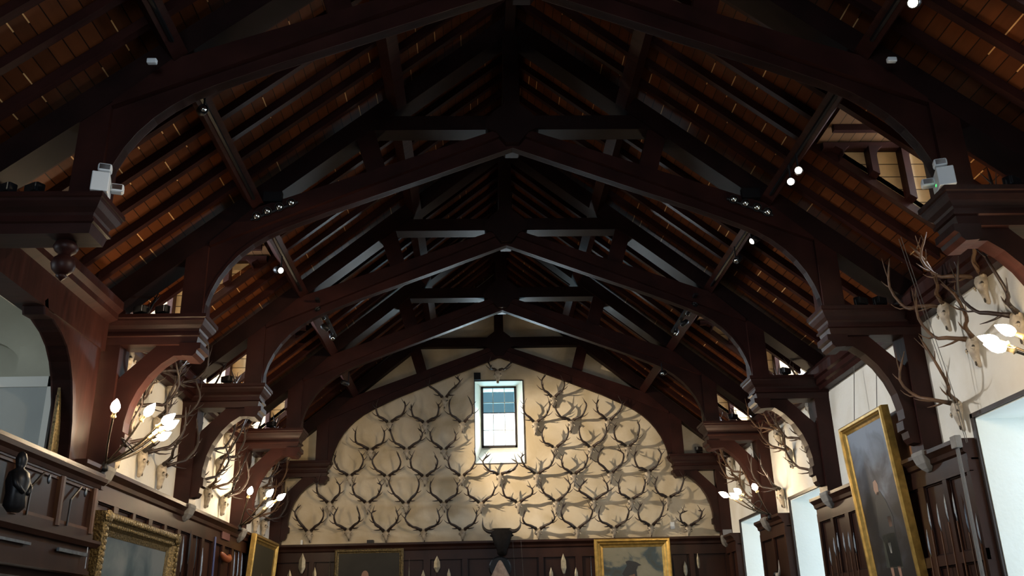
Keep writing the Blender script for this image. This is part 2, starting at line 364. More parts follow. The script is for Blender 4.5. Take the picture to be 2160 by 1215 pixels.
# wall plates along both walls
for s in (-1, 1):
    m = MB()
    y0 = -4 if s > 0 else 10.9
    m.prism([(s*5.12, 5.18), (s*4.98, 5.18), (s*4.96, 5.24), (s*4.92, 5.26), (s*4.92, 5.34), (s*4.88, 5.36), (s*4.88, 5.5), (s*4.98, 5.62), (s*5.12, 5.66)], 'y', y0, YW)
    o = m.build('trim_%d' % (1 if s > 0 else 2), TIMBER); struct(o)

# panelling
def panelling(nm, org, rotz, L, ranges, step, zt=3.58):
    """runs along local x from 0 to L, its face towards local -y"""
    r = tag(thing(nm, None, None, org, (0, 0, rotz)), kind='structure')
    b = MB(); f = MB(); c = MB(); b2 = MB()
    for x0, x1 in ranges:
        b.box(x0, x1, -.10, 0, 0, zt-.22)
        n = max(1, round((x1-x0)/step)); w = (x1-x0)/n
        for k in range(n+1):
            hw = .075 if k % 2 == 0 else .05
            f.box(max(x0, x0+w*k-hw), min(x1, x0+w*k+hw), -.145, -.10, 0, zt-.36)
        for z0, z1 in ((zt-.37, zt-.24), (zt-1.32, zt-1.2), (zt-2.5, zt-2.38), (0, .2)): f.box(x0, x1, -.147, -.10, z0, z1)
        for k in range(n):
            for z0, z1 in ((zt-1.2, zt-.37), (zt-2.38, zt-1.32)):
                u0, u1 = x0+w*k+.075, x0+w*(k+1)-.075
                for q in ((u0, u0+.018, z0, z1), (u1-.018, u1, z0, z1), (u0, u1, z0, z0+.018), (u0, u1, z1-.018, z1)): b2.box(q[0], q[1], -.118, -.10, q[2], q[3])
        c.prism([(0, zt-.24), (-.14, zt-.24), (-.14, zt-.17), (-.17, zt-.15), (-.18, zt-.10), (-.22, zt-.06), (-.24, zt-.045), (-.24, zt), (0, zt+.0)], 'x', x0, x1)
    b.build('panel', PANELW, r); f.build('panel_rails', PANELW, r); b2.build('panel_beading', TIMBER2, r); c.build('cornice', PANELW, r)
    return r
# local x -> -y on the right wall, +y on the left wall
panelling('trim_3', (5.12, YW, 0), R(-90), YW+4, [(0, YW-20.13), (YW-18.31, YW-16.75), (YW-15.05, YW-10.11), (YW-8.37, YW-6.8), (YW-5.05, YW-3.55), (YW-1.8, YW+4)], .64)
panelling('trim_4', (-5.12, 10.4, 0), R(90), YW-10.4, [(0, YW-10.4)], .64)
panelling('trim_5', (-5.12, YW, 0), 0, 10.24, [(0.1, 10.14)], .84, 3.6)

# ================================================================ roof timbers
def truss_parts(root, left_brace=True, right_brace=True, k=0.0):
    A, B = .13, .43
    for s in (-1, 1):
        mir = lambda P: [(s*x, z) for x, z in P]
        low = [(0, 7.80), (.03, 7.79), (1.29, 7.30), (2.40, 6.88), (2.74, 6.74), (3.0, 6.63), (3.2, 6.53), (3.38, 6.41), (3.54, 6.27), (3.67, 6.12), (3.78, 5.95), (3.86, 5.77), (3.91, 5.60), (3.93, 5.42)]
        low = [(x - k*max(0, x-2)/1.9, z - k*max(0, x-2)*.6) for x, z in low]
        MB().prism(mir(low + [(3.95, 5.42), (3.95, 6.40), (3.42, 6.86), (0, 8.07)]), 'y', .17, .28).build('arched_brace', TIMBER, root)
        MB().prism(mir([(0, 8.02), (1.6, 7.35), (3.0, 6.76), (3.92, 6.37), (3.92, 6.42), (3.42, 6.88), (0, 8.12)]), 'y', .10, .44).build('brace_capping', TIMBER, root)
        e = [(x + (.0 if q < 4 else .035), z+(.04 if q < 9 else .01)) for q, (x, z) in enumerate(low)]
        MB().prism(mir(low + e[::-1]), 'y', .162, .288).build('edge_moulding', TIMBER, root)
        MB().prism(mir([(3.93, 5.42), (4.20, 5.42), (4.20, SL(4.20, 9.66)), (3.93, SL(3.93, 9.66))]), 'y', A-.01, B+.01).build('hammer_post', TIMBER, root)
        MB().prism(mir([(0, 9.64), (5.12, SL(5.12, 9.64)), (5.12, SL(5.12, 9.97)), (0, 9.97)]), 'y', A-.02, B+.02).build('principal_rafter', TIMBER2, root)
        MB().prism(mir([(1.68, 7.40), (1.92, 7.34), (2.16, 8.12), (1.88, 8.12)]), 'y', A+.03, B-.03).build('queen_strut', TIMBER, root)
        # hammer beam with its crown moulding
        m = MB(); prof = [(0, 5.42), (0, 5.375), (.015, 5.365), (.02, 5.34), (.05, 5.29), (.085, 5.25), (.095, 5.225), (.095, 5.19), (.075, 5.185), (.075, 5.16), (.10, 5.15), (.12, 5.06)]
        m.loft([[(s*(3.84+d), 0+d, z), (s*5.12, 0+d, z), (s*5.12, .56-d, z), (s*(3.84+d), .56-d, z)] for d, z in prof]).build('hammer_beam', TIMBER, root)
        br = left_brace if s < 0 else right_brace
        if br:
            MB().prism(mir([(3.93, 5.08), (3.93, 5.04), (3.955, 5.03), (3.945, 5.0), (3.985, 4.985), (3.975, 4.955), (4.01, 4.93), (4.24, 4.93), (4.38, 4.83), (4.52, 4.68), (4.63, 4.50), (4.70, 4.32), (4.74, 4.12), (4.745, 4.0), (4.71, 3.97), (4.71, 3.86), (4.75, 3.84), (4.76, 3.76), (4.80, 3.70), (4.90, 3.68), (4.90, 4.60), (4.855, 4.67), (4.47, 5.05), (4.46, 5.08)]), 'y', .18, .37).build('curved_bracket', TIMBER, root)
            MB().prism(mir([(3.90, 5.07), (3.90, 5.0), (3.94, 4.98), (3.95, 4.94), (3.99, 4.90), (4.12, 4.91), (4.15, 4.94), (4.16, 5.07)]), 'y', A-.035, B+.035).build('carved_end', TIMBER, root)
            MB().box(*(sorted((s*4.88, s*5.12))), A-.01, B+.01, 3.6, 5.07).build('wall_post', TIMBER, root)
    MB().box(-1.98, 1.98, A+.01, B-.01, 8.07, 8.29).build('collar_beam', TIMBER2, root)
    MB().prism([(-.10, 9.7), (.10, 9.7), (.11, 8.42), (.26, 8.30), (.37, 8.14), (.36, 8.06), (.22, 8.0), (.09, 7.83), (-.09, 7.83), (-.22, 8.0), (-.36, 8.06), (-.37, 8.14), (-.26, 8.30), (-.11, 8.42)], 'y', A-.07, B+.07).build('king_post', TIMBER2, root)
TN = ['nearest the camera', 'next beyond the one at the top of the picture', 'in the middle of the hall', 'last before the one against the end wall', 'flat against the plaster end wall']
t0 = thing('roof_truss', 'dark arched roof truss nearest the camera, passing out of the top of the picture', 'roof truss', (0, YT[0], 0), group='hammerbeam roof trusses')
truss_parts(t0, left_brace=False)
t1 = thing('roof_truss', 'dark hammerbeam roof truss with four small lamps in a row on each flank', 'roof truss', (0, YT[1], 0), group='hammerbeam roof trusses')
truss_parts(t1)
dup(t1, (0, YT[2], 0), label='dark hammerbeam roof truss in the middle of the hall, third of the five')
dup(t1, (0, YT[3], 0), label='dark hammerbeam roof truss standing just in front of the end wall, fourth of the five')
t5 = thing('roof_truss', 'dark roof truss set flat against the plaster end wall round the window', 'roof truss', (0, YT[4], 0), group='hammerbeam roof trusses')
truss_parts(t5, k=.085)
t5.scale = (1, .645, 1)
# longitudinal timbers
BAY = [(-4, YT[0]-S+.13)] + [(YT[i]-S+.43 if i == 0 else YT[i-1]+.43, YT[i]+.13) for i in range(5)]
BNAME = ['behind the camera', 'before the nearest truss', 'between the nearest and second trusses', 'between the second and third trusses', 'between the third and fourth trusses', 'between the fourth truss and the end wall']
for s, sn in ((-1, 'left'), (1, 'right')):
    for px, pn in ((3.33, 'lower'), (1.5, 'upper')):
        d = Vector((.773, 0, -.634)); nn = Vector((.634, 0, .773)); c0 = Vector((px, 0, 9.64-.82*px))
        P = [c0-d*.08, c0+d*.08, c0+d*.08+nn*.25, c0-d*.08+nn*.25]
        for bi, (a, b) in enumerate(BAY):
            if bi == 0: continue
            r = thing('purlin', 'dark %s purlin on the %s roof slope %s' % (pn, sn, BNAME[bi]), 'purlin', (s*px, a, 9.64-.82*px), group='purlins')
            MB().prism([(s*(p.x-px), p.z-(9.64-.82*px)) for p in P], 'y', 0, b-a).build('purlin_beam', TIMBER, r)
            if bi in (1, 2, 3) and px > 3:
                MB().box(-.016, .016, .3, b-a-.3, -.03, 0).build('conduit', BLACK, r)
for bi, (a, b) in enumerate(BAY):
    if bi: tag(MB().prism([(-.07, 9.62), (.07, 9.62), (.07, 10.02), (-.07, 10.02)], 'y', a, b).build('ridge_beam', TIMBER2), 'black ridge beam along the top of the roof ' + BNAME[bi], 'beam', 'ridge beams')
# common rafters
def rafter_mesh(x1):
    m = MB(); m.prism([(.07, 9.97-.0574), (x1, SL(x1, 9.97)), (x1, SL(x1, 10.095)), (.07, 10.095-.0574)], 'y', -.04, .04); return m
PRO = {}
for s, sn in ((-1, 'left'), (1, 'right')):
    for bi in range(0, 5):
        y0 = YA + S*(bi-1); hole = (('L' if s < 0 else 'R'), bi) in DORM
        for k in range(1, 7):
            short = hole and k == 3
            lab = 'dark common rafter on the %s roof slope %s' % (sn, BNAME[bi+1])
            if short: lab = 'short rafter above a dormer, %s roof slope %s' % (sn, BNAME[bi+1])
            key = (s, short)
            if key not in PRO:
                mm = rafter_mesh(3.58 if short else 5.12)
                mm.v = [(s*x, y, z) for x, y, z in mm.v]; PRO[key] = mm.build('common_rafter', TIMBER); o = PRO[key]
            else: o = PRO[key].copy(); C.objects.link(o)
            o.location = (0, y0+.30+.47*k, 0); tag(o, lab, 'rafter', 'rafters %s %s' % (sn, BNAME[bi+1]))
# dormers
def dormer(s, b):
    a, c = dorm_y(b); yc = (a+c)/2; h = (c-a)/2
    r = thing('dormer', 'board-lined dormer in the %s roof slope %s' % ('right' if s > 0 else 'left', BNAME[b+1]), 'dormer', (s*3.6, yc, 5.6), group='dormers in the roof slopes')
    X = lambda x: s*(x-3.6)
    Z = lambda z: z-5.6
    for q, (y0, y1) in enumerate(((h, h+.05), (-h-.05, -h))):
        MB().prism([(X(3.62), Z(7.135)), (X(5.5), Z(5.58)), (X(5.5), Z(7.135))], 'y', y0, y1).build('boarded_cheek', DORMB, r)
    m = MB(); m.prism([(X(3.62), Z(7.08)), (X(5.5), Z(7.08)), (X(5.5), Z(7.14)), (X(3.62), Z(7.14))], 'y', -h, h); m.build('boarded_ceiling', DORMC, r)
    MB().prism([(X(3.66), Z(7.0)), (X(5.4), Z(7.0)), (X(5.4), Z(7.08)), (X(3.66), Z(7.08))], 'y', -.03, .04).build('ceiling_joist', TIMBER, r)
    MB().prism([(X(3.66), Z(6.97)), (X(5.4), Z(6.97)), (X(5.4), Z(7.05)), (X(3.66), Z(7.05))], 'y', h-.09, h-.0).build('top_plate', TIMBER, r)
    for x in (3.82, 4.22, 4.61, 5.0):
        zb = SL(x, 10.1); m = MB(); m.prism([(X(x-.04), Z(zb)), (X(x+.04), Z(zb-.05)), (X(x+.04), Z(6.97)), (X(x-.04), Z(6.97))], 'y', h-.15, h)
        m.prism([(X(x+.04), Z(6.97)), (X(x+.04), Z(6.84)), (X(x+.055), Z(6.89)), (X(x+.08), Z(6.93)), (X(x+.13), Z(6.97))], 'y', h-.15, h)
        m.build('stud', TIMBER, r)
    m = MB(); X0, X1 = sorted((X(5.40), X(5.46)))
    for y0, y1 in ((-h, -h+.05), (-.02, .02), (h-.05, h)): m.box(X0, X1, y0, y1, Z(5.66), Z(7.08))
    for z in (5.66, 6.3, 7.03): m.box(X0, X1, -h, h, Z(z), Z(z+.05))
    m.build('window_frame', FRAMEW, r)
    MB().box((X0+X1)/2-.003, (X0+X1)/2+.003, -h, h, Z(5.66), Z(7.08)).build('pane', GLASS, r)
    return r
for sd, b in DORM: dormer(1 if sd == 'R' else -1, b)

# beam and curved bracket over the gallery opening, left
r = thing('gallery_beam', 'heavy moulded beam over the gallery opening with a curved bracket down to the post', 'beam', (-5.1, 10.6, 4.94))
m = MB(); m.prism([(-.2, 0), (.10, 0), (.10, .36), (.2, .40), (.2, .47), (.25, .52), (.25, .62), (-.25, .72)], 'y', -14.5, .15); m.build('beam', TIMBER, r)
cv = [(9.10, 4.99), (9.16, 4.86), (9.34, 4.87), (9.57, 4.80), (9.75, 4.70), (9.89, 4.56), (10.0, 4.38), (10.08, 4.18), (10.15, 3.95), (10.19, 3.7), (10.2, 3.42)]
MB().prism([(y-10.6, z-4.94) for y, z in cv + [(10.68, 3.42), (10.68, 4.99)]], 'x', -.12, .08).build('curved_bracket', TIMBER, r)
e = [(y+.06, z+.05) for y, z in cv]
MB().prism([(y-10.6, z-4.94) for y, z in cv + e[::-1]], 'x', -.14, .10).build('edge_moulding', TIMBER, r)
# turned pendant under the nearest left hammer beam
r = thing('turned_pendant', 'dark turned wooden pendant with a ball, under the left end of the nearest truss', 'pendant', (-4.24, 7.78, 5.1))
MB().lathe([(.10, .05), (.10, -.0), (.07, -.02), (.09, -.05), (.11, -.09), (.09, -.13), (.06, -.15), (.05, -.17)], seg=14).build('turned_neck', TIMBER, r, True)
MB().ball((0, 0, -.26), .105, 14).build('ball', TIMBER, r, True)
MB().lathe([(.035, -.35), (.05, -.37), (.03, -.39), (.0, -.42)], seg=10).build('finial', TIMBER, r, True)
# stone corbels under the wall posts
cor = None
def corb(x, y, s, lab):
    global cor
    if cor is None:
        cor = thing('stone_corbel', lab, 'corbel', (x, y, 3.6), group='stone corbels')
        m = MB(); w = [(.15, 0, .02), (.15, -.05, .02), (.14, -.08, .03), (.12, -.15, .05), (.08, -.21, .09), (.04, -.25, .13)]
        m.loft([[(-.17+d, -a, z), (.12, -a, z), (.12, a, z), (-.17+d, a, z)] for a, z, d in w]).build('corbel_block', STONE, cor, bevel=.012)
        MB().box(-.10, .1, -.09, .09, 0, .12).build('corbel_shaft', simple('slate_shaft', (.2, .21, .24), .6), cor)
        r = cor
    else: r = dup(cor, (x, y, 3.6), label=lab)
    r.rotation_euler = (0, 0, 0 if s > 0 else math.pi); return r
for i, nm in ((1, 'second'), (2, 'third'), (3, 'fourth'), (4, 'end wall')):
    for s, sn in ((1, 'right'), (-1, 'left')):
        if i == 4 and s < 0: continue
        corb(s*5.0, YT[i]+(.28 if i < 4 else .15), s, 'pale grey stone corbel under the %s post of the %s truss' % (sn, nm))

# ================================================================ antlers
def cr_spline(P, n):
    P = [Vector(p) for p in P]; Q = [P[0]*2-P[1]] + P + [P[-1]*2-P[-2]]; out = []
    for i in range(len(P)-1):
        a, b, c, d = Q[i:i+4]
        for k in range(n):
            t = k/n; out.append(((b*2) + (c-a)*t + (a*2-b*5+c*4-d)*t*t + (b*3-a-c*3+d)*t**3)*.5)
    out.append(P[-1]); return out
def antler(m, K, sgn, rg, r0=.033, tl=1.0):
    """K: four key points (burr, bend, upper bend, tip) in the rack's own frame: x across, z up, -y out from the wall"""
    B, E_, M_, T = [Vector(k) for k in K]
    mid = B.lerp(E_, .5) + Vector((0, -.045, .004))
    pts = cr_spline([B, mid, E_, M_, T], 3); n = len(pts)
    rad = [r0*1.25] + [r0*(1 - .55*i/(n-1)) for i in range(1, n-1)] + [.004]
    m.tube(pts, rad, 6)
    def tine(i, d, L, c=(0, 0, .35), r=.6):
        p = pts[i]; d = Vector(d).normalized(); c = Vector(c); L = L*tl
        m.tube([p, p + d*L*.4 + c*L*.05, p + d*L*.75 + c*L*.3, p + d*L + c*L*.6], [rad[i]*r, rad[i]*r*.8, rad[i]*r*.55, .003], 5)
    o = sgn
    tine(1, (o*.75, -.5, -.25), rg.uniform(.13, .2), (0, -.2, rg.uniform(.1, .5)))
    if rg.random() < .6: tine(2, (o*.5, -.8, .0), rg.uniform(.12, .18), (o*.3, 0, .5))
    tine(6, (o*.9, -.45, rg.uniform(-.2, .15)), rg.uniform(.11, .17), (0, 0, .9))
    if rg.random() < .45: tine(7, (-o*.1, -.9, .2), .12, (0, 0, .6))
    tine(10, (-o*rg.uniform(.1, .5), -.3, .8), rg.uniform(.10, .17), (-o*.2, 0, .2))
    if rg.random() < .8: tine(9, (o*.7, -.2, .6), rg.uniform(.08, .13), (0, 0, .3))
    if rg.random() < .5: tine(11, (o*.6, .2, .6), .1)
def skull(m, tx, tz):
    """long narrow stag skull: from the crown down to the nose at (tx, tz)"""
    rings = []; L = tz
    for t, hw, hd, yy in ((-.20, .03, .02, -.07), (-.10, .066, .05, -.075), (.02, .074, .065, -.08), (.16, .078, .07, -.085), (.28, .088, .06, -.085), (.38, .070, .055, -.085), (.52, .046, .050, -.08), (.75, .036, .038, -.07), (.93, .031, .030, -.06), (1.0, .018, .016, -.055)):
        cx, cz = tx*max(0, t), L*t
        rings.append([(cx+hw*math.cos(2*math.pi*j/10), yy-hd*math.sin(2*math.pi*j/10)*(1.15 if .5 < j/10*2 < 1.5 else .8), cz) for j in range(10)])
    m.loft(rings)
def rack(root, keys, nose, seed, mat, r0=.033, tl=1.12):
    rg = random.Random(seed)
    m = MB(); skull(m, nose[0], nose[1])
    for s in (-1, 1): m.tube([(s*.045, -.09, .0), (s*.06, -.11, .05)], [.03, .028], 8)
    for s in (-1, 1): m.tube([(s*.055+nose[0]*.3, -.15, nose[1]*.30-.0), (s*.085+nose[0]*.3, -.13, nose[1]*.33), (s*.07+nose[0]*.4, -.13, nose[1]*.42)], [.012, .014, .008], 5)
    sk = m.build('skull', BONE, root, True)
    for s in (-1, 1): MB().ball((s*.066+nose[0]*.26, -.125, nose[1]*.27), .022, 8, (.8, .8, 1)).build('eye_socket', SOCKET, sk, True)
    MB().ball((nose[0]*.88, -.095, nose[1]*.86), .017, 8, (.8, .7, 1.8)).build('nostril', SOCKET, sk, True)
    for s, k in ((-1, keys[0]), (1, keys[1])):
        m = MB(); antler(m, [(s*.055, -.11, .04)] + k, s, rg, r0, tl); m.build('antler', mat, root, True)
RACKS = [
[-0.04,7.49,-0.14,0.02,-0.19,0.1,-0.25,0.2,0.16,0.01,0.27,0.1,0.35,0.17,0.0,-0.28],
[-1.3,6.86,-0.25,0.2,-0.33,0.24,-0.39,0.31,0.2,0.19,0.37,0.33,0.25,0.48,-0.0,-0.25],
[1.26,6.83,-0.23,0.16,-0.28,0.35,-0.16,0.52,0.21,0.15,0.25,0.25,0.25,0.37,-0.01,-0.23],
[-2.57,6.29,-0.24,0.14,-0.29,0.29,-0.29,0.43,0.3,0.16,0.38,0.32,0.35,0.48,0.04,-0.18],
[-1.74,6.27,-0.26,0.13,-0.3,0.24,-0.32,0.42,0.27,0.12,0.32,0.28,0.3,0.42,0.0,-0.25],
[-0.88,6.26,-0.26,0.18,-0.3,0.36,-0.28,0.54,0.23,0.19,0.23,0.35,0.15,0.58,-0.01,-0.22],
[0.82,6.24,-0.23,0.17,-0.29,0.28,-0.27,0.46,0.23,0.13,0.33,0.34,0.31,0.5,-0.01,-0.28],
[1.66,6.26,-0.26,0.08,-0.38,0.25,-0.35,0.38,0.23,0.08,0.34,0.31,0.29,0.46,-0.03,-0.27],
[2.53,6.25,-0.25,0.18,-0.29,0.35,-0.22,0.48,0.21,0.17,0.3,0.31,0.3,0.43,-0.05,-0.26],
[-2.99,5.66,-0.3,0.16,-0.32,0.28,-0.32,0.45,0.28,0.14,0.34,0.29,0.32,0.44,0.01,-0.21],
[-2.16,5.66,-0.27,0.16,-0.35,0.37,-0.39,0.47,0.3,0.18,0.37,0.33,0.26,0.46,0.01,-0.22],
[-1.31,5.64,-0.25,0.17,-0.3,0.3,-0.3,0.41,0.25,0.19,0.28,0.29,0.24,0.41,0.02,-0.21],
[1.25,5.64,-0.25,0.11,-0.31,0.3,-0.23,0.48,0.24,0.16,0.3,0.3,0.3,0.47,-0.03,-0.21],
[2.09,5.63,-0.23,0.16,-0.29,0.34,-0.25,0.53,0.22,0.14,0.33,0.3,0.35,0.48,-0.04,-0.26],
[2.94,5.63,-0.28,0.15,-0.34,0.36,-0.25,0.49,0.19,0.15,0.26,0.41,0.22,0.57,-0.03,-0.21],
[-3.44,5.08,-0.22,0.13,-0.32,0.33,-0.29,0.46,0.24,0.13,0.33,0.31,0.27,0.49,0.03,-0.21],
[-2.59,5.05,-0.24,0.16,-0.32,0.35,-0.18,0.56,0.25,0.14,0.32,0.3,0.21,0.56,0.0,-0.21],
[-1.74,5.03,-0.28,0.19,-0.31,0.35,-0.26,0.49,0.24,0.15,0.3,0.32,0.22,0.46,0.0,-0.2],
[-0.9,5.03,-0.25,0.16,-0.3,0.31,-0.27,0.44,0.21,0.14,0.31,0.32,0.29,0.62,-0.0,-0.2],
[-0.04,5.04,-0.24,0.1,-0.38,0.28,-0.19,0.47,0.27,0.08,0.41,0.22,0.26,0.35,0.01,-0.24],
[0.81,5.04,-0.26,0.16,-0.36,0.34,-0.27,0.45,0.29,0.16,0.39,0.35,0.35,0.5,-0.01,-0.26],
[1.65,5.02,-0.24,0.15,-0.28,0.29,-0.23,0.44,0.22,0.13,0.31,0.31,0.3,0.44,0.01,-0.26],
[2.5,5.03,-0.29,0.25,-0.27,0.44,-0.13,0.58,0.25,0.21,0.29,0.41,0.09,0.55,-0.01,-0.23],
[3.37,5.05,-0.26,0.1,-0.34,0.31,-0.25,0.47,0.17,0.12,0.28,0.35,0.22,0.5,-0.04,-0.29],
[-3.86,4.48,-0.25,0.22,-0.26,0.38,-0.22,0.51,0.23,0.21,0.24,0.37,0.15,0.46,0.02,-0.27],
[-3.02,4.47,-0.26,0.18,-0.31,0.34,-0.24,0.44,0.24,0.15,0.33,0.35,0.22,0.43,0.01,-0.24],
[-2.16,4.44,-0.25,0.21,-0.35,0.41,-0.37,0.51,0.25,0.23,0.31,0.4,0.27,0.54,0.0,-0.22],
[-1.31,4.44,-0.27,0.21,-0.29,0.35,-0.28,0.48,0.29,0.18,0.32,0.32,0.31,0.44,0.02,-0.2],
[-0.47,4.42,-0.27,0.17,-0.29,0.28,-0.33,0.36,0.25,0.16,0.3,0.26,0.34,0.35,0.0,-0.22],
[0.37,4.41,-0.3,0.14,-0.35,0.32,-0.29,0.47,0.3,0.17,0.31,0.28,0.19,0.37,0.01,-0.23],
[1.23,4.42,-0.27,0.18,-0.35,0.32,-0.34,0.43,0.23,0.18,0.31,0.34,0.17,0.53,-0.01,-0.27],
[2.08,4.43,-0.32,0.2,-0.32,0.28,-0.13,0.47,0.31,0.19,0.28,0.34,0.2,0.45,-0.0,-0.24],
[2.93,4.43,-0.26,0.14,-0.3,0.34,-0.25,0.45,0.24,0.14,0.3,0.32,0.31,0.44,-0.01,-0.23],
[3.78,4.45,-0.24,0.1,-0.33,0.27,-0.24,0.46,0.24,0.13,0.33,0.36,0.34,0.49,-0.04,-0.27],
[-4.29,3.87,-0.21,0.24,-0.28,0.41,-0.17,0.58,0.26,0.18,0.35,0.32,0.31,0.51,0.03,-0.22],
[-3.43,3.88,-0.25,0.15,-0.28,0.31,-0.21,0.49,0.25,0.18,0.28,0.3,0.19,0.52,0.03,-0.21],
[-2.59,3.83,-0.24,0.2,-0.3,0.39,-0.2,0.46,0.22,0.18,0.29,0.31,0.22,0.47,0.01,-0.21],
[-1.76,3.83,-0.25,0.11,-0.39,0.27,-0.27,0.49,0.28,0.12,0.37,0.25,0.3,0.49,0.03,-0.23],
[-0.89,3.83,-0.27,0.16,-0.33,0.33,-0.31,0.48,0.24,0.14,0.31,0.26,0.32,0.44,-0.0,-0.22],
[0.8,3.81,-0.29,0.13,-0.35,0.24,-0.27,0.43,0.27,0.14,0.36,0.24,0.29,0.42,-0.0,-0.22],
[1.67,3.81,-0.31,0.2,-0.36,0.39,-0.24,0.56,0.28,0.21,0.34,0.38,0.24,0.46,-0.0,-0.27],
[2.5,3.81,-0.3,0.15,-0.36,0.28,-0.32,0.42,0.26,0.16,0.32,0.33,0.31,0.42,-0.01,-0.22],
[3.34,3.84,-0.26,0.13,-0.31,0.32,-0.19,0.5,0.2,0.2,0.27,0.41,0.22,0.55,-0.01,-0.23],
[4.19,3.81,-0.18,0.1,-0.22,0.26,-0.03,0.34,0.22,0.15,0.27,0.3,0.2,0.34,-0.03,-0.25],
]
ROWS = {0: '', 1: 'topmost row', 2: 'second row down', 3: 'third row down', 4: 'third row up', 5: 'second row up', 6: 'lowest row'}
rows = {}
for q in RACKS: rows.setdefault(max(0, min(6, round((7.47-q[1])/.605))), []).append(q)
for rw, L in rows.items():
    L.sort(key=lambda q: q[0])
    for i, q in enumerate(L):
        x, z = q[0], q[1]; side = 'left' if x < -.3 else 'right' if x > .3 else None
        if rw == 0: lab = 'small stag skull with antlers centred above the end wall window'
        elif side is None: lab = 'stag skull with antlers directly below the end wall window'
        else:
            sub = [w for w in L if (w[0] < -.3) == (x < -.3) and abs(w[0]) > .3]
            k = sum(1 for w in sub if abs(w[0]) < abs(x))
            lab = 'stag skull with antlers, end wall, %s, %s out %s of centre' % (ROWS[rw], ORD[k], side)
        r = thing('antler_trophy', lab, 'antlers', (x, YW, z), group='stag antlers on the end wall')
        k = [(q[2+2*j], -w, q[3+2*j]) for j, w in enumerate((.26, .36, .30, .26, .36, .30))]
        nose = (q[14], q[15])
        rack(r, (k[0:3], k[3:6]), nose, int(1000+x*37+z*91), ANTLER)
# racks on the side walls: three rows between the posts
def side_rack(s, y, z, lab, seed, sc=1.0):
    rg = random.Random(seed)
    r = thing('antler_trophy', lab, 'antlers', (s*5.12, y, z+.12), (0, 0, R(-90) if s > 0 else R(90)), group='stag antlers on the side walls')
    def side(o):
        w = rg.uniform(.30, .40)*sc; t = rg.uniform(.62, .8)*sc; out = rg.uniform(.36, .52)*sc
        return [(o*w, -out*.72, .16*sc+rg.uniform(-.03, .05)), (o*(w+.05), -out, .42*sc), (o*(w-rg.uniform(.05, .2)), -out*rg.uniform(.85, 1.15), t)]
    rack(r, (side(-1), side(1)), (0, -.30), seed+5, ANTLER2 if rg.random() < (.3 if s < 0 else .65) else ANTLER, .028, 1.45)
SIDE = [(1, 'right', 'bay before second truss', [(8.35, 5.04), (9.19, 5.04), (10.08, 5.02), (8.72, 4.42), (9.62, 4.45), (10.22, 3.86)]),
        (-1, 'left', 'bay before third truss', [(11.6, 5.06), (12.5, 5.03), (13.34, 5.08), (12.02, 4.43), (12.95, 4.47), (11.68, 3.86), (12.52, 3.9), (13.33, 3.86)]),
        (-1, 'left', 'bay before fourth truss', [(14.85, 5.1), (15.7, 5.08), (16.65, 5.08), (15.38, 4.48), (16.2, 4.48), (14.85, 3.88), (15.68, 3.9), (16.7, 3.9)]),
        (1, 'right', 'bay before fourth truss', [(14.83, 5.03), (15.7, 5.02), (16.65, 4.94), (15.25, 4.47), (16.16, 4.45), (14.8, 3.84), (16.9, 3.86)]),
        (-1, 'left', 'bay by the end wall', [(18.15, 5.08), (19.1, 5.06), (20.0, 5.06), (18.69, 4.5), (19.55, 4.48), (18.1, 3.86), (19.2, 3.86), (19.95, 3.87)]),
        (1, 'right', 'bay by the end wall', [(18.15, 5.02), (19.1, 5.04), (20.03, 5.04), (18.64, 4.45), (19.5, 4.45), (18.15, 3.84)])]
sdn = 0
for s, sn, bn, L in SIDE:
    for nm, lo, hi in (('top', 4.75, 9), ('middle', 4.1, 4.75), ('bottom', 0, 4.1)):
        row = sorted([p for p in L if lo < p[1] <= hi])
        for i, (y, z) in enumerate(row):
            sdn += 1
            side_rack(s, y, z, 'stag skull with antlers, %s wall, %s, %s row, %s from camera' % (sn, bn, nm, ORD[i]), 77+sdn*13)
# ================================================================ candle wall lights
def wall_light(base, bulbs, lab):
    B = Vector(base); r = thing('candle_wall_light', lab, 'wall light', base, group='candle wall lights')
    s = 1 if base[0] > 0 else -1
    MB().lathe([(.03, 0), (.06, .02), (.06, .05), (.03, .08), (.025, .12)], (0, 0, -.06), (-s*.3, 0, 1), 10).build('bracket', BLACK, r, True)
    for p in bulbs:
        P = Vector(p)-B; d = P.normalized(); st = Vector((-s*.03, 0, .02))
        mid = (P*.5) + Vector((-s*.0, 0, -.045)); e = P - d*.10
        pts = cr_spline([st, mid, e], 5)
        rod = MB(); rod.tube(pts, .0125, 6); rod.build('rod', ROD, r, True)
        MB().lathe([(.012, 0), (.035, .02), (.022, .035), (.022, .09), (.03, .10)], P-d*.14, d, 10).build('candle_cup', BASEC, r, True)
        MB().lathe([(.022, 0), (.042, .025), (.053, .06), (.048, .10), (.030, .14), (.010, .175), (.002, .185)], P-d*.05, d, 12).build('bulb', BULB, r, True)
    c = sum((Vector(p)-B for p in bulbs), Vector())/len(bulbs)
    m = MB(); d = c.normalized(); u = d.cross(Vector((0, 0, 1))).normalized(); w = d.cross(u)
    ring = [d*.36 + (u*math.cos(a*math.pi/8) + w*math.sin(a*math.pi/8))*.11 for a in range(17)]
    m.tube(ring, .008, 5); m.build('spreader_ring', BLACK, r, True)
wall_light((-4.9, 10.88, 3.58), [(-4.6, 10.27, 4.12), (-4.4, 10.74, 4.18), (-4.2, 10.80, 4.09), (-4.22, 10.98, 4.06), (-4.42, 11.17, 4.03), (-4.4, 11.30, 4.0)], 'cluster of candle bulbs on long rods beside the gallery on the left wall')
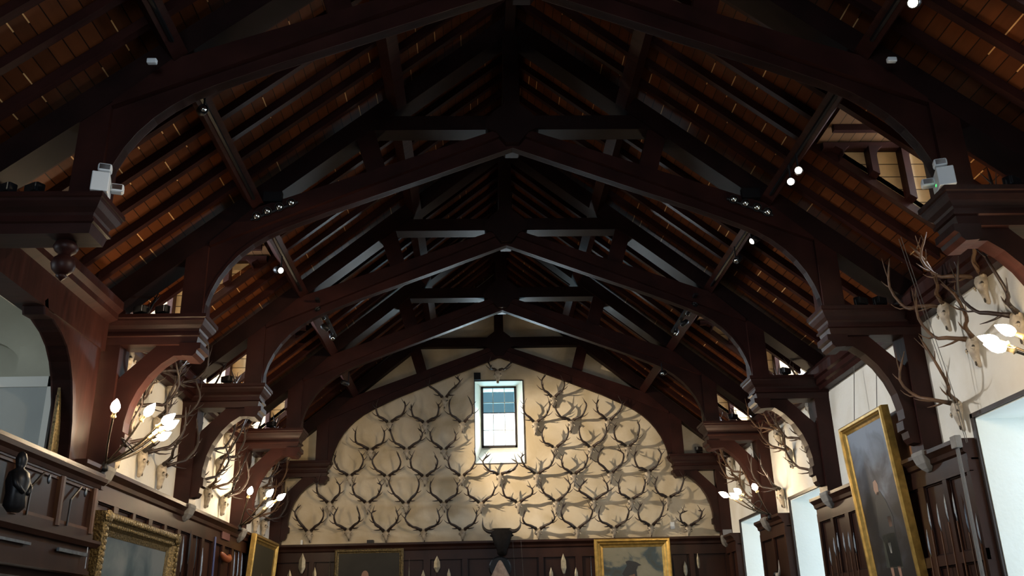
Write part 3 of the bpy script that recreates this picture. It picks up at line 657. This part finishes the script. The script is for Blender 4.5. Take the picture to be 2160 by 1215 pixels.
wall_light((-4.9, 17.27, 3.58), [(-4.6, 16.71, 4.13), (-4.3, 16.88, 4.11), (-4.15, 17.1, 4.07), (-4.4, 17.4, 3.99)], 'cluster of candle bulbs on long rods at the far end of the left wall')
wall_light((4.9, 17.22, 3.58), [(4.1, 17.25, 3.98), (4.2, 16.7, 3.96), (4.45, 16.5, 4.0), (4.25, 17.1, 3.93)], 'cluster of candle bulbs on long rods at the far end of the right wall')
wall_light((4.9, 7.35, 3.58), [(4.3, 7.71, 4.07), (4.2, 7.83, 4.02), (4.12, 7.62, 3.89)], 'cluster of candle bulbs cut off by the right edge of the picture')

# ================================================================ spotlights
def can(r, o, d, lens, L=.16, rad=.05):
    d = Vector(d).normalized(); o = Vector(o)
    h = MB(); h.lathe([(rad*.5, -L), (rad, -L*.8), (rad, 0), (rad*.86, 0), (rad*.86, -.012), (0.001, -.012)], o, d, 12); h = h.build('lamp_body', BLACK, r, True)
    MB().lathe([(rad*.80, -.004), (rad*.55, .012), (.001, .016)], o, d, 12).build('lens', lens, h, True)
def spotl(loc, tgt, lit, lab, mount=(0, 0, .22)):
    r = thing('spotlight', lab, 'spotlight', loc, group='spotlights on the roof timbers')
    can(r, (0, 0, 0), Vector(tgt)-Vector(loc), LENS if lit else CHROME)
    MB().tube([(0, 0, 0), mount], .012, 5).build('mount', BLACK, r)
spotl((3.21, 6.26, 6.53), (-2.5, 0.0, 1.0), True, 'lit spotlight at the top right corner of the picture')
spotl((3.22, 9.27, 6.55), (-1.5, -2.0, 1.5), True, 'upper of two lit spotlights beside each other on the right purlin')
spotl((3.22, 9.55, 6.55), (-1.5, -1.5, 1.0), True, 'lower of two lit spotlights beside each other on the right purlin')
spotl((-3.22, 8.02, 6.62), (0.0, 2.0, 4.5), False, 'unlit spotlight with a silver reflector on the left purlin')
spotl((-3.26, 12.05, 6.5), (3.0, 6.0, 3.0), True, 'lit spotlight on the left purlin before the dormer')
spotl((3.24, 11.3, 6.55), (-4.5, 10.2, 1.5), True, 'small lit spotlight on the right purlin beyond the second truss')
spotl((3.24, 12.1, 6.60), (-1, 9, 3), False, 'dim spotlight on the right purlin below the lit one')
spotl((-3.12, 18.02, 6.44), (2.3, 21.1, 5.0), False, 'dark spotlight on the left of the fourth truss, turned to the end wall', (0, 0, .25))
spotl((3.14, 17.42, 6.40), (0, 13.0, 4.5), False, 'dark spotlight on the right of the fourth truss')
for s, sn in ((-1, 'left'), (1, 'right')):
    r = thing('lamp_bar', 'bar of four small round lamps on the %s flank of the second truss' % sn, 'lamp bar', (s*3.15, YT[1]+.0, 6.95), group='bars of four lamps')
    ps = [(-.18, -.21), (-.05, -.14), (.10, -.08), (.25, -.02)]
    pts = [Vector((-s*u-.0, .02, v)) for u, v in ps]
    MB().tube([pts[0]+Vector((s*.08, .04, -.03)), pts[-1]+Vector((-s*.08, .04, .03))], .02, 6).build('bar', BLACK, r)
    MB().box(-.12, .12, .05, .12, .02, .16).build('ballast_box', BLACK, r)
    for p in pts: can(r, p, (-s*.25, -1, -.55), CHROME, .10, .058)
def track(s, y, lab):
    r = thing('spotlight_track', lab, 'spotlight track', (s*3.1, y, 6.78), group='tracks of black spotlights')
    MB().box(-.03, .03, -.9, 1.1, .0, .04).build('track', BLACK, r)
    for k, (dy, dd) in enumerate(((-.7, (-s*.6, -.3, -.7)), (-.2, (-s*.2, .5, -.8)), (.35, (-s*.8, .1, -.5)), (.85, (-s*.3, -.6, -.7)))):
        MB().tube([(0, dy, 0), (0, dy, -.08)], .01, 5).build('mount', BLACK, r); can(r, (0, dy, -.10), dd, CHROME if k % 2 else BLACK, .15, .05)
track(-1, 14.9, 'black track of unlit spotlights at the left of the third truss'); track(1, 14.9, 'black track of unlit spotlights at the right of the third truss')
# floodlights standing on the hammer beams
fl = None
def flood(x, y, lab, rz):
    global fl
    if fl is None:
        fl = thing('floodlight', lab, 'floodlight', (x, y, 5.42), group='floodlights on the hammer beams')
        MB().box(-.09, .09, -.04, .05, .07, .17).build('lamp_body', BLACK, fl, bevel=.015)
        MB().box(-.075, .075, -.05, -.04, .08, .16).build('lens', STEEL, fl); MB().box(-.10, .10, -.02, .02, 0, .05).build('mount', BLACK, fl); r = fl
        MB().tube([(-.10, 0, .03), (-.11, 0, .12), (-.09, 0, .14)], .008, 4).build('yoke', BLACK, fl)
    else: r = dup(fl, (x, y, 5.42), label=lab)
    r.rotation_euler = (0, 0, rz)
for i, x, nm, k in ((0, -4.55, 'nearest', 0), (0, -4.8, 'nearest', 1), (1, -4.45, 'second', 0), (1, -4.72, 'second', 1), (2, -4.5, 'third', 0), (3, -4.5, 'fourth', 0), (0, 4.62, 'nearest', 0), (1, 4.45, 'second', 0), (1, 4.7, 'second', 1), (2, 4.5, 'third', 0), (3, 4.5, 'fourth', 0), (4, 4.55, 'end wall', 0)):
    flood(x, YT[i]+.2 if i < 4 else YT[i]+.12, 'small black floodlight on the %s hammer beam of the %s truss%s' % ('left' if x < 0 else 'right', nm, ', nearer the wall' if k else ''), R(30*(1 if x > 0 else -1)))
# emergency lights
for s, sn in ((-1, 'left'), (1, 'right')):
    r = thing('emergency_light', 'white twin-headed emergency light on the %s hammer beam of the nearest truss' % sn, 'emergency light', (s*3.93, 7.62, 5.42), (0, 0, s*R(-18)))
    MB().box(-.075, .075, -.19, .12, 0, .19).build('battery_box', WHITE, r, bevel=.008)
    for k, (x, y, z) in enumerate(((-s*.02, -.12, .25), (-s*.13, .02, .13))):
        h = MB().box(x-.06, x+.06, y-.05, y+.05, z-.04, z+.04).build('lamp_head', WHITE, r, bevel=.02)
        MB().box(x-.045, x+.045, y-.054, y-.05, z-.025, z+.025).build('lens', CHROME, h)
    if s > 0: MB().box(-.079, -.075, -.06, -.03, .06, .075).build('indicator', GREENL, r)
# sensors on the principals of the nearest truss
for s, sn in ((-1, 'left'), (1, 'right')):
    tag(MB().box(s*3.5-.045, s*3.5+.045, 7.28, 7.33, 6.66, 6.71).build('sensor', WHITE, bevel=.01), 'tiny white sensor on the %s rafter of the nearest truss' % sn, 'sensor')

# ================================================================ pictures
def picture(lab, loc, rot, w, h, fw, d, gold, cv, ornate=False, figure=None, name='framed_painting'):
    r = thing(name, lab, 'painting', loc, rot)
    W, H = w/2, h/2
    fr = MB(); prof = [(0, 0), (0, -d*.8), (.02, -d), (.05, -d), (fw*.45, -d*.72), (fw*.6, -d*.8), (fw*.75, -d*.55), (fw, -d*.45), (fw, 0)]
    rings = []
    for u, y in prof: rings.append([(-W+u, y, -H+u), (W-u, y, -H+u), (W-u, y, H-u), (-W+u, y, H-u)])
    fr.loft(rings, caps=False)
    if ornate:
        for k in range(int(w/.07)):
            x = -W+.04+k*.07; fr.ball((x, -d*.95, H-.05), .04, 6, (1, .5, 1)); fr.ball((x, -d*.8, H-fw*.55), .025, 6, (1, .5, 1))
        for k in range(int(h/.07)):
            z = -H+.04+k*.07
            for q in (-W+.05, W-.05): fr.ball((q, -d*.95, z), .04, 6, (1, .5, 1))
        for a in (-1, 1): fr.ball((a*(W-.07), -d*.9, H-.07), .085, 8, (1, .6, 1))
    fo = fr.build('frame', gold, r)
    MB().box(-W+fw*.9, W-fw*.9, -d*.42, -.01, -H+fw*.9, H-fw*.9).build('canvas', cv, r)
    MB().box(-W+.02, W-.02, -.01, 0, -H+.02, H-.02).build('backing', BACKB, r)
    if figure:
        for nm, mt, poly in figure: MB().prism(poly, 'y', -d*.42-.002, -d*.42).build(nm, mt, r)
    return r
SKIN = simple('painted_skin', (.26, .14, .09), .5); DKP = simple('painted_black', (.010, .010, .011), .5); GRP = simple('painted_green_tartan', (.022, .024, .016), .5, noise=.5, scale=9); WHP = simple('painted_white', (.35, .33, .28), .5); RDP = simple('painted_red', (.10, .025, .02), .5)
CV1 = canvas('canvas_sheen_top', [(.05, (.008, .006, .005)), (.40, (.020, .016, .014)), (.60, (.055, .055, .062)), (.82, (.17, .20, .245))], 1.6, 3, .30)  # dark ground; the pale blue-grey top has daylight sheen painted in
CV2 = canvas('canvas_dark', [(0, (.010, .009, .007)), (1, (.03, .028, .022))], 2, 1)
CV3 = canvas('canvas_clouds', [(.25, (0.0263, 0.0285, 0.0263)), (.48, (0.0562, 0.0600, 0.0525)), (.58, (0.0525, 0.0750, 0.0825)), (.66, (0.1875, 0.1762, 0.1275)), (.85, (0.2250, 0.2100, 0.1575))], 1.9, 5.3, .25)
CV4 = canvas('canvas_blue_storm', [(.2, (0.0135, 0.0099, 0.0072)), (.42, (0.0180, 0.0225, 0.0270)), (.6, (0.0450, 0.0720, 0.0900)), (.8, (0.1170, 0.1395, 0.1530))], 1.5, 2.1, .35)
CV5 = canvas('canvas_brown', [(0, (.018, .014, .009)), (1, (.05, .042, .025))], 1.5, 4)
fig = [('painted_body', DKP, [(-.16, .26), (-.19, .05), (-.26, -.18), (-.14, -.30), (-.14, -.62), (.20, -.64), (.20, -.20), (.24, .02), (.14, .26), (.04, .40), (-.06, .40)]),
       ('painted_kilt', GRP, [(-.17, -.18), (-.24, -.62), (.22, -.66), (.18, -.18)]),
       ('painted_face', SKIN, [(-.10, .55), (-.12, .44), (-.08, .36), (0, .36), (.02, .5), (-.02, .57)]),
       ('painted_hand', SKIN, [(.08, .04), (.18, .04), (.17, -.10), (.09, -.10)]),
       ('painted_sporran', WHP, [(-.06, -.30), (.02, -.30), (.0, -.44), (-.04, -.44)]),
       ('painted_leg', SKIN, [(-.14, -.62), (-.06, -.62), (-.07, -.78), (-.13, -.78)]), ('painted_leg', SKIN, [(.06, -.62), (.14, -.62), (.13, -.78), (.07, -.78)]),
       ('painted_stocking', RDP, [(-.13, -.78), (-.07, -.78), (-.08, -1.0), (-.12, -1.0)]), ('painted_stocking', RDP, [(.07, -.78), (.13, -.78), (.12, -1.0), (.08, -1.0)])]
picture('tall gilt framed portrait of a standing man in dark Highland dress on the right wall', (4.93, 12.30, 2.95), (R(3.6), 0, R(-90)), 1.50, 2.75, .13, .12, GOLD, CV1, figure=[(a, b, [(x*1.1+.0, z*.95-.02) for x, z in p]) for a, b, p in fig])
tag(MB().box(5.02, 5.06, 11.42, 11.95, 2.6, 4.28).build('shaded_back_board', BACKB), 'brown board standing in for the shaded back of the tall portrait', 'board')  # stands in for the shadow and canvas back behind the portrait
for y in (12.75, 11.95): 
    tag(MB().tube([(4.86, y, 4.30), (5.0, y, 5.2)], .006, 4).build('picture_chain', WIRE), 'dark chain holding up the tall portrait, %s one' % ('far' if y > 12.3 else 'near'), 'chain', 'chains of the tall portrait')
picture('wide picture in a carved old gilt frame with stormy blue sky on the left wall', (-4.97, 12.25, 2.08), (R(2), 0, R(90)), 2.72, 2.0, .26, .17, GOLDO, CV4, ornate=True)
picture('gilt framed dark picture at the far end of the left wall', (-4.93, 19.18, 2.45), (R(4), 0, R(90)), 2.1, 2.25, .16, .10, GOLD, CV5, figure=[('painted_figure', SKIN, [(.0, .45), (.05, .45), (.05, .15), (-.02, .15)])])
picture('dark portrait in a thin old gilt frame on the end wall', (-2.93, 20.95, 2.55), (R(1.5), 0, 0), 1.50, 1.86, .09, .07, GOLDO, CV2, figure=[('painted_head', SKIN, [(-.08+.08*math.cos(a*math.pi/6), .36+.12*math.sin(a*math.pi/6)) for a in range(12)])])
picture('broad gilt framed picture of clouds and a dark hat on the end wall', (2.86, 20.93, 2.55), (R(1.5), 0, 0), 1.69, 2.06, .19, .11, GOLD, CV3, figure=[('painted_hat', DKP, [(-.20, .20), (-.26, .28), (-.14, .46), (-.17, .54), (-.10, .56), (.06, .53), (.18, .46), (.10, .44), (.06, .36), (.08, .16)]), ('painted_face', SKIN, [(-.12, .24), (.02, .28), (.05, .11), (-.12, .06)])])

# ================================================================ heads, boxes and arms on the end wall
r = thing('buffalo_head', 'black buffalo head with upturned horns on the cornice of the end wall', 'animal head', (-.02, 21.0, 3.6))
m = MB(); rings = []
for z, w, d, y in ((.30, .20, .05, -.10), (.28, .23, .05, -.10), (.22, .25, .10, -.13), (.05, .20, .14, -.17), (-.08, .16, .14, -.20), (-.18, .11, .12, -.22), (-.26, .105, .11, -.22), (-.30, .06, .06, -.20)):
    rings.append([(w*math.cos(2*math.pi*j/12), y-d*math.sin(2*math.pi*j/12), z-.04) for j in range(12)])
m.loft(rings).build('head', HIDE, r, True)
for s in (-1, 1):
    MB().tube(cr_spline([(s*.17, -.12, .19), (s*.31, -.13, .20), (s*.41, -.12, .30), (s*.42, -.12, .50)], 4), [.05, .05, .047, .044, .04, .036, .032, .028, .023, .018, .012, .007, .003], 8).build('horn', HORN, r, True)
    MB().ball((s*.2, -.16, .10), .04, 8, (1.6, .6, .8)).build('ear', HIDE, r, True)
r = thing('mounted_head', 'pale pointed animal head on a round black board below the black buffalo head', 'animal head', (-.07, 20.96, 2.95))
MB().lathe([(.24, 0), (.25, -.03), (.22, -.05), (.01, -.055)], (0, 0, .07), (0, 1, 0), 24).build('backboard', BLACK, r)
m = MB(); rings = []
for z, w, d in ((.22, .02, .02), (.17, .06, .06), (.05, .12, .10), (-.1, .2, .14), (-.35, .24, .16), (-.5, .2, .12)): rings.append([(w*math.cos(2*math.pi*j/12), -.08-d*math.sin(2*math.pi*j/12)-.05, z) for j in range(12)])
m.loft(rings).build('head', PALEHEAD, r, True)
MB().ball((0, -.20, .06), .035, 8, (1.4, .6, .7)).build('nose', SOCKET, r, True); MB().tube([(0, -.22, .04), (0, -.25, -.10)], .01, 5).build('mouth', SOCKET, r)
m = MB().box(-.08, .08, -.12, 0, 0, .17).build('loudspeaker', BLACK); m.location = (-.525, YW, 7.30); tag(m, 'small black loudspeaker box at the upper left corner of the end wall window', 'loudspeaker')
m = MB().box(-.07, .07, -.1, .1, 0, .07).build('black_box', BLACK); m.location = (-2.92, 20.98, 3.6); tag(m, 'small black box on the cornice above the dark portrait', 'box')
m = MB().box(-.02, .02, -.03, .03, 0, .10).build('contact_sensor', WHITE); m.location = (-4.42, 20.92, 3.6); tag(m, 'tiny white sensor on the cornice at the left of the end wall', 'sensor')
m = MB().box(-.05, .05, -.05, 0, 0, .16).build('alarm_sensor', WHITE, bevel=.01); m.location = (3.84, YW, 3.78); tag(m, 'white alarm sensor on the plaster above the right end of the cloud picture', 'sensor')
# spears
def spear(x, ztop, bl, bw, lab, wall='end', y=None, shaft=TIMBER, blade=BRONZE):
    if wall == 'end': r = thing('spear', lab, 'spear', (x, 20.945, ztop), group='spears and blades on the panelling')
    else:
        s = 1 if wall == 'right' else -1
        r = thing('spear', lab, 'spear', (s*4.975, y, ztop), (0, R(0), R(-90*s)), group='spears and blades on the panelling')
    P = [(0, 0), (bw*.45, -bl*.35), (bw*.5, -bl*.7), (bw*.3, -bl*.95), (.015, -bl), (-.015, -bl), (-bw*.3, -bl*.95), (-bw*.5, -bl*.7), (-bw*.45, -bl*.35)]
    n = len(P); m = MB(); m.add([(p[0], 0, p[1]) for p in P] + [(0, -.015, -bl*.3), (0, -.018, -bl*.7)], [(0, 1, n), (0, n, 8), (1, 2, n+1, n), (8, n, n+1, 7), (2, 3, 4, n+1), (7, n+1, 5, 6), (4, 5, n+1), tuple(range(n-1, -1, -1))])
    m.build('blade', blade, r); MB().tube([(0, -.005, -bl*.97), (0, -.005, -bl-1.4)], .011, 6).build('shaft', shaft, r)
for x, z, bl, bw, lab in ((-4.39, 3.43, .44, .15, 'broad leaf-bladed spear left of the dark portrait'), (-4.65, 3.09, .36, .10, 'narrow spear point at the far left of the end panelling'), (-4.11, 3.13, .38, .09, 'narrow spear point between the broad spear and the dark portrait'),
        (-1.45, 3.31, .36, .14, 'broad leaf-bladed spear right of the dark portrait'), (-1.75, 3.02, .34, .09, 'narrow spear point between the dark portrait and the broad spear'), (-1.19, 3.04, .34, .08, 'narrow spear point between the broad spear and the pale animal head'),
        (1.33, 3.30, .44, .12, 'broad leaf-bladed spear left of the cloud picture'), (1.05, 3.01, .34, .09, 'narrow spear point right of the pale animal head'), (1.60, 3.0, .34, .08, 'narrow spear point beside the cloud picture'),
        (4.02, 3.08, .32, .09, 'leaf-bladed spear right of the cloud picture'), (4.32, 3.24, .33, .07, 'dark blade at the right end of the end wall panelling'), (-3.79, 3.35, .9, .025, 'thin pale rod close left of the dark portrait'), (-2.06, 3.29, .9, .025, 'thin pale rod close right of the dark portrait'), (1.94, 3.27, .9, .03, 'thin steel blade close left of the cloud picture'), (3.76, 3.26, .9, .03, 'thin steel blade close right of the cloud picture')):
    spear(x, z, bl, bw, lab, blade=STEEL if 'steel' in lab else BRONZE)
for i, (y, z) in enumerate(((11.24, 3.02), (11.01, 2.98), (10.79, 3.06), (10.59, 3.05), (10.37, 2.90), (10.17, 2.76), (11.38, 2.72))):
    spear(0, z, .34, .013, 'thin spear on the near right panelling, %s of seven from the far side' % ORD[[1, 2, 3, 4, 5, 6, 0][i]], 'right', y, PANELL, STEEL)
for i, (y, z) in enumerate(((14.7, 2.81), (14.47, 2.93), (14.3, 2.98), (14.06, 2.96), (13.86, 2.95), (13.66, 2.91))):
    spear(0, z, .30, .03, 'thin spear on the right panelling beyond the tall portrait, %s from the far side' % ORD[i], 'right', y, PANELL, STEEL)
for i, (y, z, c) in enumerate(((14.05, 3.18, 0), (14.41, 3.16, 1), (14.73, 3.30, 0), (15.07, 3.26, 0), (15.45, 3.08, 1), (17.47, 3.19, 1), (17.75, 3.22, 1), (18.02, 3.2, 1))):
    spear(0, z, .55, .05, 'long %s blade hanging on the left panelling, %s from the camera end' % ('bright' if c else 'dark', ORD[i]), 'left', y, TIMBER2, STEEL if c else BLACK)
# far panel pieces: powder horn, sash and pouch
r = thing('curved_horn', 'small curved pale horn on the right panelling between the two far windows', 'horn', (4.97, 17.35, 2.62), (0, 0, R(-90)))
MB().tube(cr_spline([(-.10, -.02, -.06), (.02, -.03, -.10), (.12, -.03, 0), (.10, -.02, .18)], 4), [.04, .04, .038, .036, .033, .03, .027, .024, .02, .016, .012, .008, .004], 8).build('horn', simple('pale_horn', (.35, .32, .28), .4), r, True)
MB().tube([(-.16, -.03, -.06), (-.08, -.02, -.06)], .05, 8).build('mount', BLACK, r, True)
r = thing('sash_strap', 'blue cloth strap hanging on the left panelling beside the blades', 'strap', (-4.97, 16.1, 3.3), (0, 0, R(90)))
MB().box(-.04, .04, -.01, 0, -.8, 0).build('strap', BLUE, r)
r = thing('leather_pouch', 'orange-brown leather pouch under a red cloth on the left panelling', 'pouch', (-4.97, 16.7, 3.05), (0, 0, R(90)))
m = MB(); m.tube(cr_spline([(-.28, -.03, .02), (-.12, -.06, -.06), (.12, -.06, -.06), (.28, -.03, .02)], 4), [.02, .04, .05, .055, .06, .062, .063, .062, .06, .055, .05, .04, .02], 8); m.build('pouch', ORANGE, r, True)
MB().box(-.25, .25, -.02, 0, .26, .38).build('cloth', REDC, r)
# wires and ropes by the near right window
for i, dx in enumerate((0, .03)):
    tag(MB().tube([(4.62, 9.95+dx*2, 6.0), (4.90, 9.93+dx*2, 3.85), (4.93, 9.95+dx, 3.5)], .004, 4).build('blind_cord', WIRE), 'thin blind cord beside the near right window, %s of the pair' % ('first' if i == 0 else 'second'), 'cord', 'blind cords')
r = thing('cord_pulley', 'small pale pulley bracket at the corner of the near right window with ropes below', 'pulley', (4.9, 10.14, 3.55))
MB().box(-.04, .04, -.06, .06, -.08, .06).build('bracket', STONE, r, bevel=.01)
for k in range(3): MB().tube([(0, -.03+.03*k, -.05), (.0, -.03+.03*k, -2.4)], .008, 5).build('rope', simple('pale_rope', (.13, .125, .12), .8), r)
for x in (.22, .40):
    tag(MB().tube([(x, 20.84, 3.58), (x+.06, 20.86, 2.2)], .004, 4).build('hanging_wire', WIRE), 'thin wire down the end panelling, %s the pale animal head' % ('just right of' if x < .3 else 'farther right of'), 'wire', 'thin wires')

# ================================================================ gallery on the left
r = thing('gallery_balcony', 'panelled dark wooden gallery front projecting from the left wall', 'balcony', (-4.7, 10.35, 2.3))
G = lambda y: y-10.35
m = MB(); prof = [(-.10, .93), (.02, .93), (.03, .97), (.07, 1.0), (.075, 1.04), (.04, 1.06), (.03, 1.10), (-.10, 1.10)]
m.prism(prof, 'y', G(-2), .06); m.prism([(-.42, .93), (.03, .93), (.03, 1.10), (-.42, 1.10)], 'y', 0, .08); m.build('handrail', PANELW, r)
MB().box(-.08, -.02, G(-2), 0, .36, .93).build('panel', PANELW, r)
m = MB(); m.box(-.02, .012, G(-2), 0, .36, .47); m.box(-.02, .012, G(-2), 0, .91, .94); m.box(-.42, -.02, -.02, 0.012, .05, .94); m.build('rails', PANELW, r)
k = 0
for y0 in (10.25, 9.43, 8.52, 7.6, 6.7, 5.8, 4.9, 4.0):
    m = MB(); w = .09; m.prism([(-.02, G(y0-w/2)), (.02, G(y0-w/2)), (.035, G(y0-w/4)), (.035, G(y0+w/4)), (.02, G(y0+w/2)), (-.02, G(y0+w/2))], 'z', .44, .92); m.build('stile', PANELL, r)
m = MB()
for a, b in ((9.49, 10.19), (8.58, 9.37), (7.66, 8.46)): m.box(-.02, .01, G(a), G(b), .47, .50); m.box(-.02, 0, G(a), G(b), .88, .91)
m.build('beading', PANELL, r)
MB().prism([(-.1, .30), (.05, .30), (.09, .34), (.09, .37), (.02, .38), (-.1, .38)], 'y', G(-2), .05).build('ledge', PANELW, r)
m = MB(); m.box(-.15, .0, G(-2), 0, .05, .30); m.box(-.15, .02, G(-2), .0, .02, .06); m.box(-.4, -.15, G(-2), 0, -.05, .02); m.build('fascia', PANELW, r)
MB().box(.02, .045, G(9.5), G(10.2), .20, .235).build('picture_rod', STEEL, r); MB().box(.02, .045, G(7.9), G(8.9), .20, .225).build('picture_rod', STEEL, r)
MB().tube([(.035, G(10.2), .37), (.035, G(10.2), .08)], .006, 4).build('hook', STEEL, r)
for k, (y, nm) in enumerate(((9.75, 'second'), (8.87, 'first'))):
    q = thing('powder_horn', 'bent dark horn with a bright tip hung in the %s gallery panel' % ('far' if k == 0 else 'near'), 'horn', (-4.70, y, 2.98), (0, 0, R(90)), group='horns hung on the gallery')
    MB().tube([(.12, -.02, .2), (-.09, -.02, .04), (-.10, -.02, -.22)], [.012, .014, .01], 6).build('horn', HORN, q); MB().ball((.24, -.02, .16), .03, 8, (.7, .6, 1.6)).build('tip', STEEL, q, True)
r = thing('carved_figure', 'dark carved wooden figure on the gallery front at the lower left corner', 'carving', (-4.56, 8.27, 2.72))
m = MB(); m.loft([[(w*.8*math.cos(2*math.pi*j/10), w*math.sin(2*math.pi*j/10), z) for j in range(10)] for z, w in ((0, .06), (.05, .11), (.16, .10), (.26, .12), (.34, .10), (.38, .04), (.41, .05), (.46, .06), (.51, .04), (.53, .01))]).build('body', BLACK, r, True)
for s in (-1, 1): MB().tube([(0, s*.09, .33), (.05, s*.13, .22), (.08, s*.04, .16)], [.03, .028, .02], 6).build('arm', BLACK, r, True)
r = thing('display_screen', 'large grey board in a white frame standing behind the gallery rail', 'screen', (-6.35, 10.2, 2.42))
MB().box(-1.02, 1.02, 0, .02, .1, 1.96).build('board', GREYM, r)
m = MB(); m.box(-1.07, 1.07, -.02, .03, 1.94, 2.06); m.box(1.0, 1.07, -.02, .03, 0, 2.06); m.box(-1.07, -1.0, -.02, .03, 0, 2.06); m.build('frame', FRAMEW, r)
r = thing('leaning_picture', 'dark framed picture seen edge-on leaning beside the white screen', 'picture', (-5.16, 10.2, 2.5))
m = MB(); m.box(-.02, .0, -.14, .14, 0, 1.85); m.build('canvas', BACKB, r); m = MB(); m.box(-.0, .03, -.17, .17, 0, 1.87); m.build('frame', GOLDO, r)
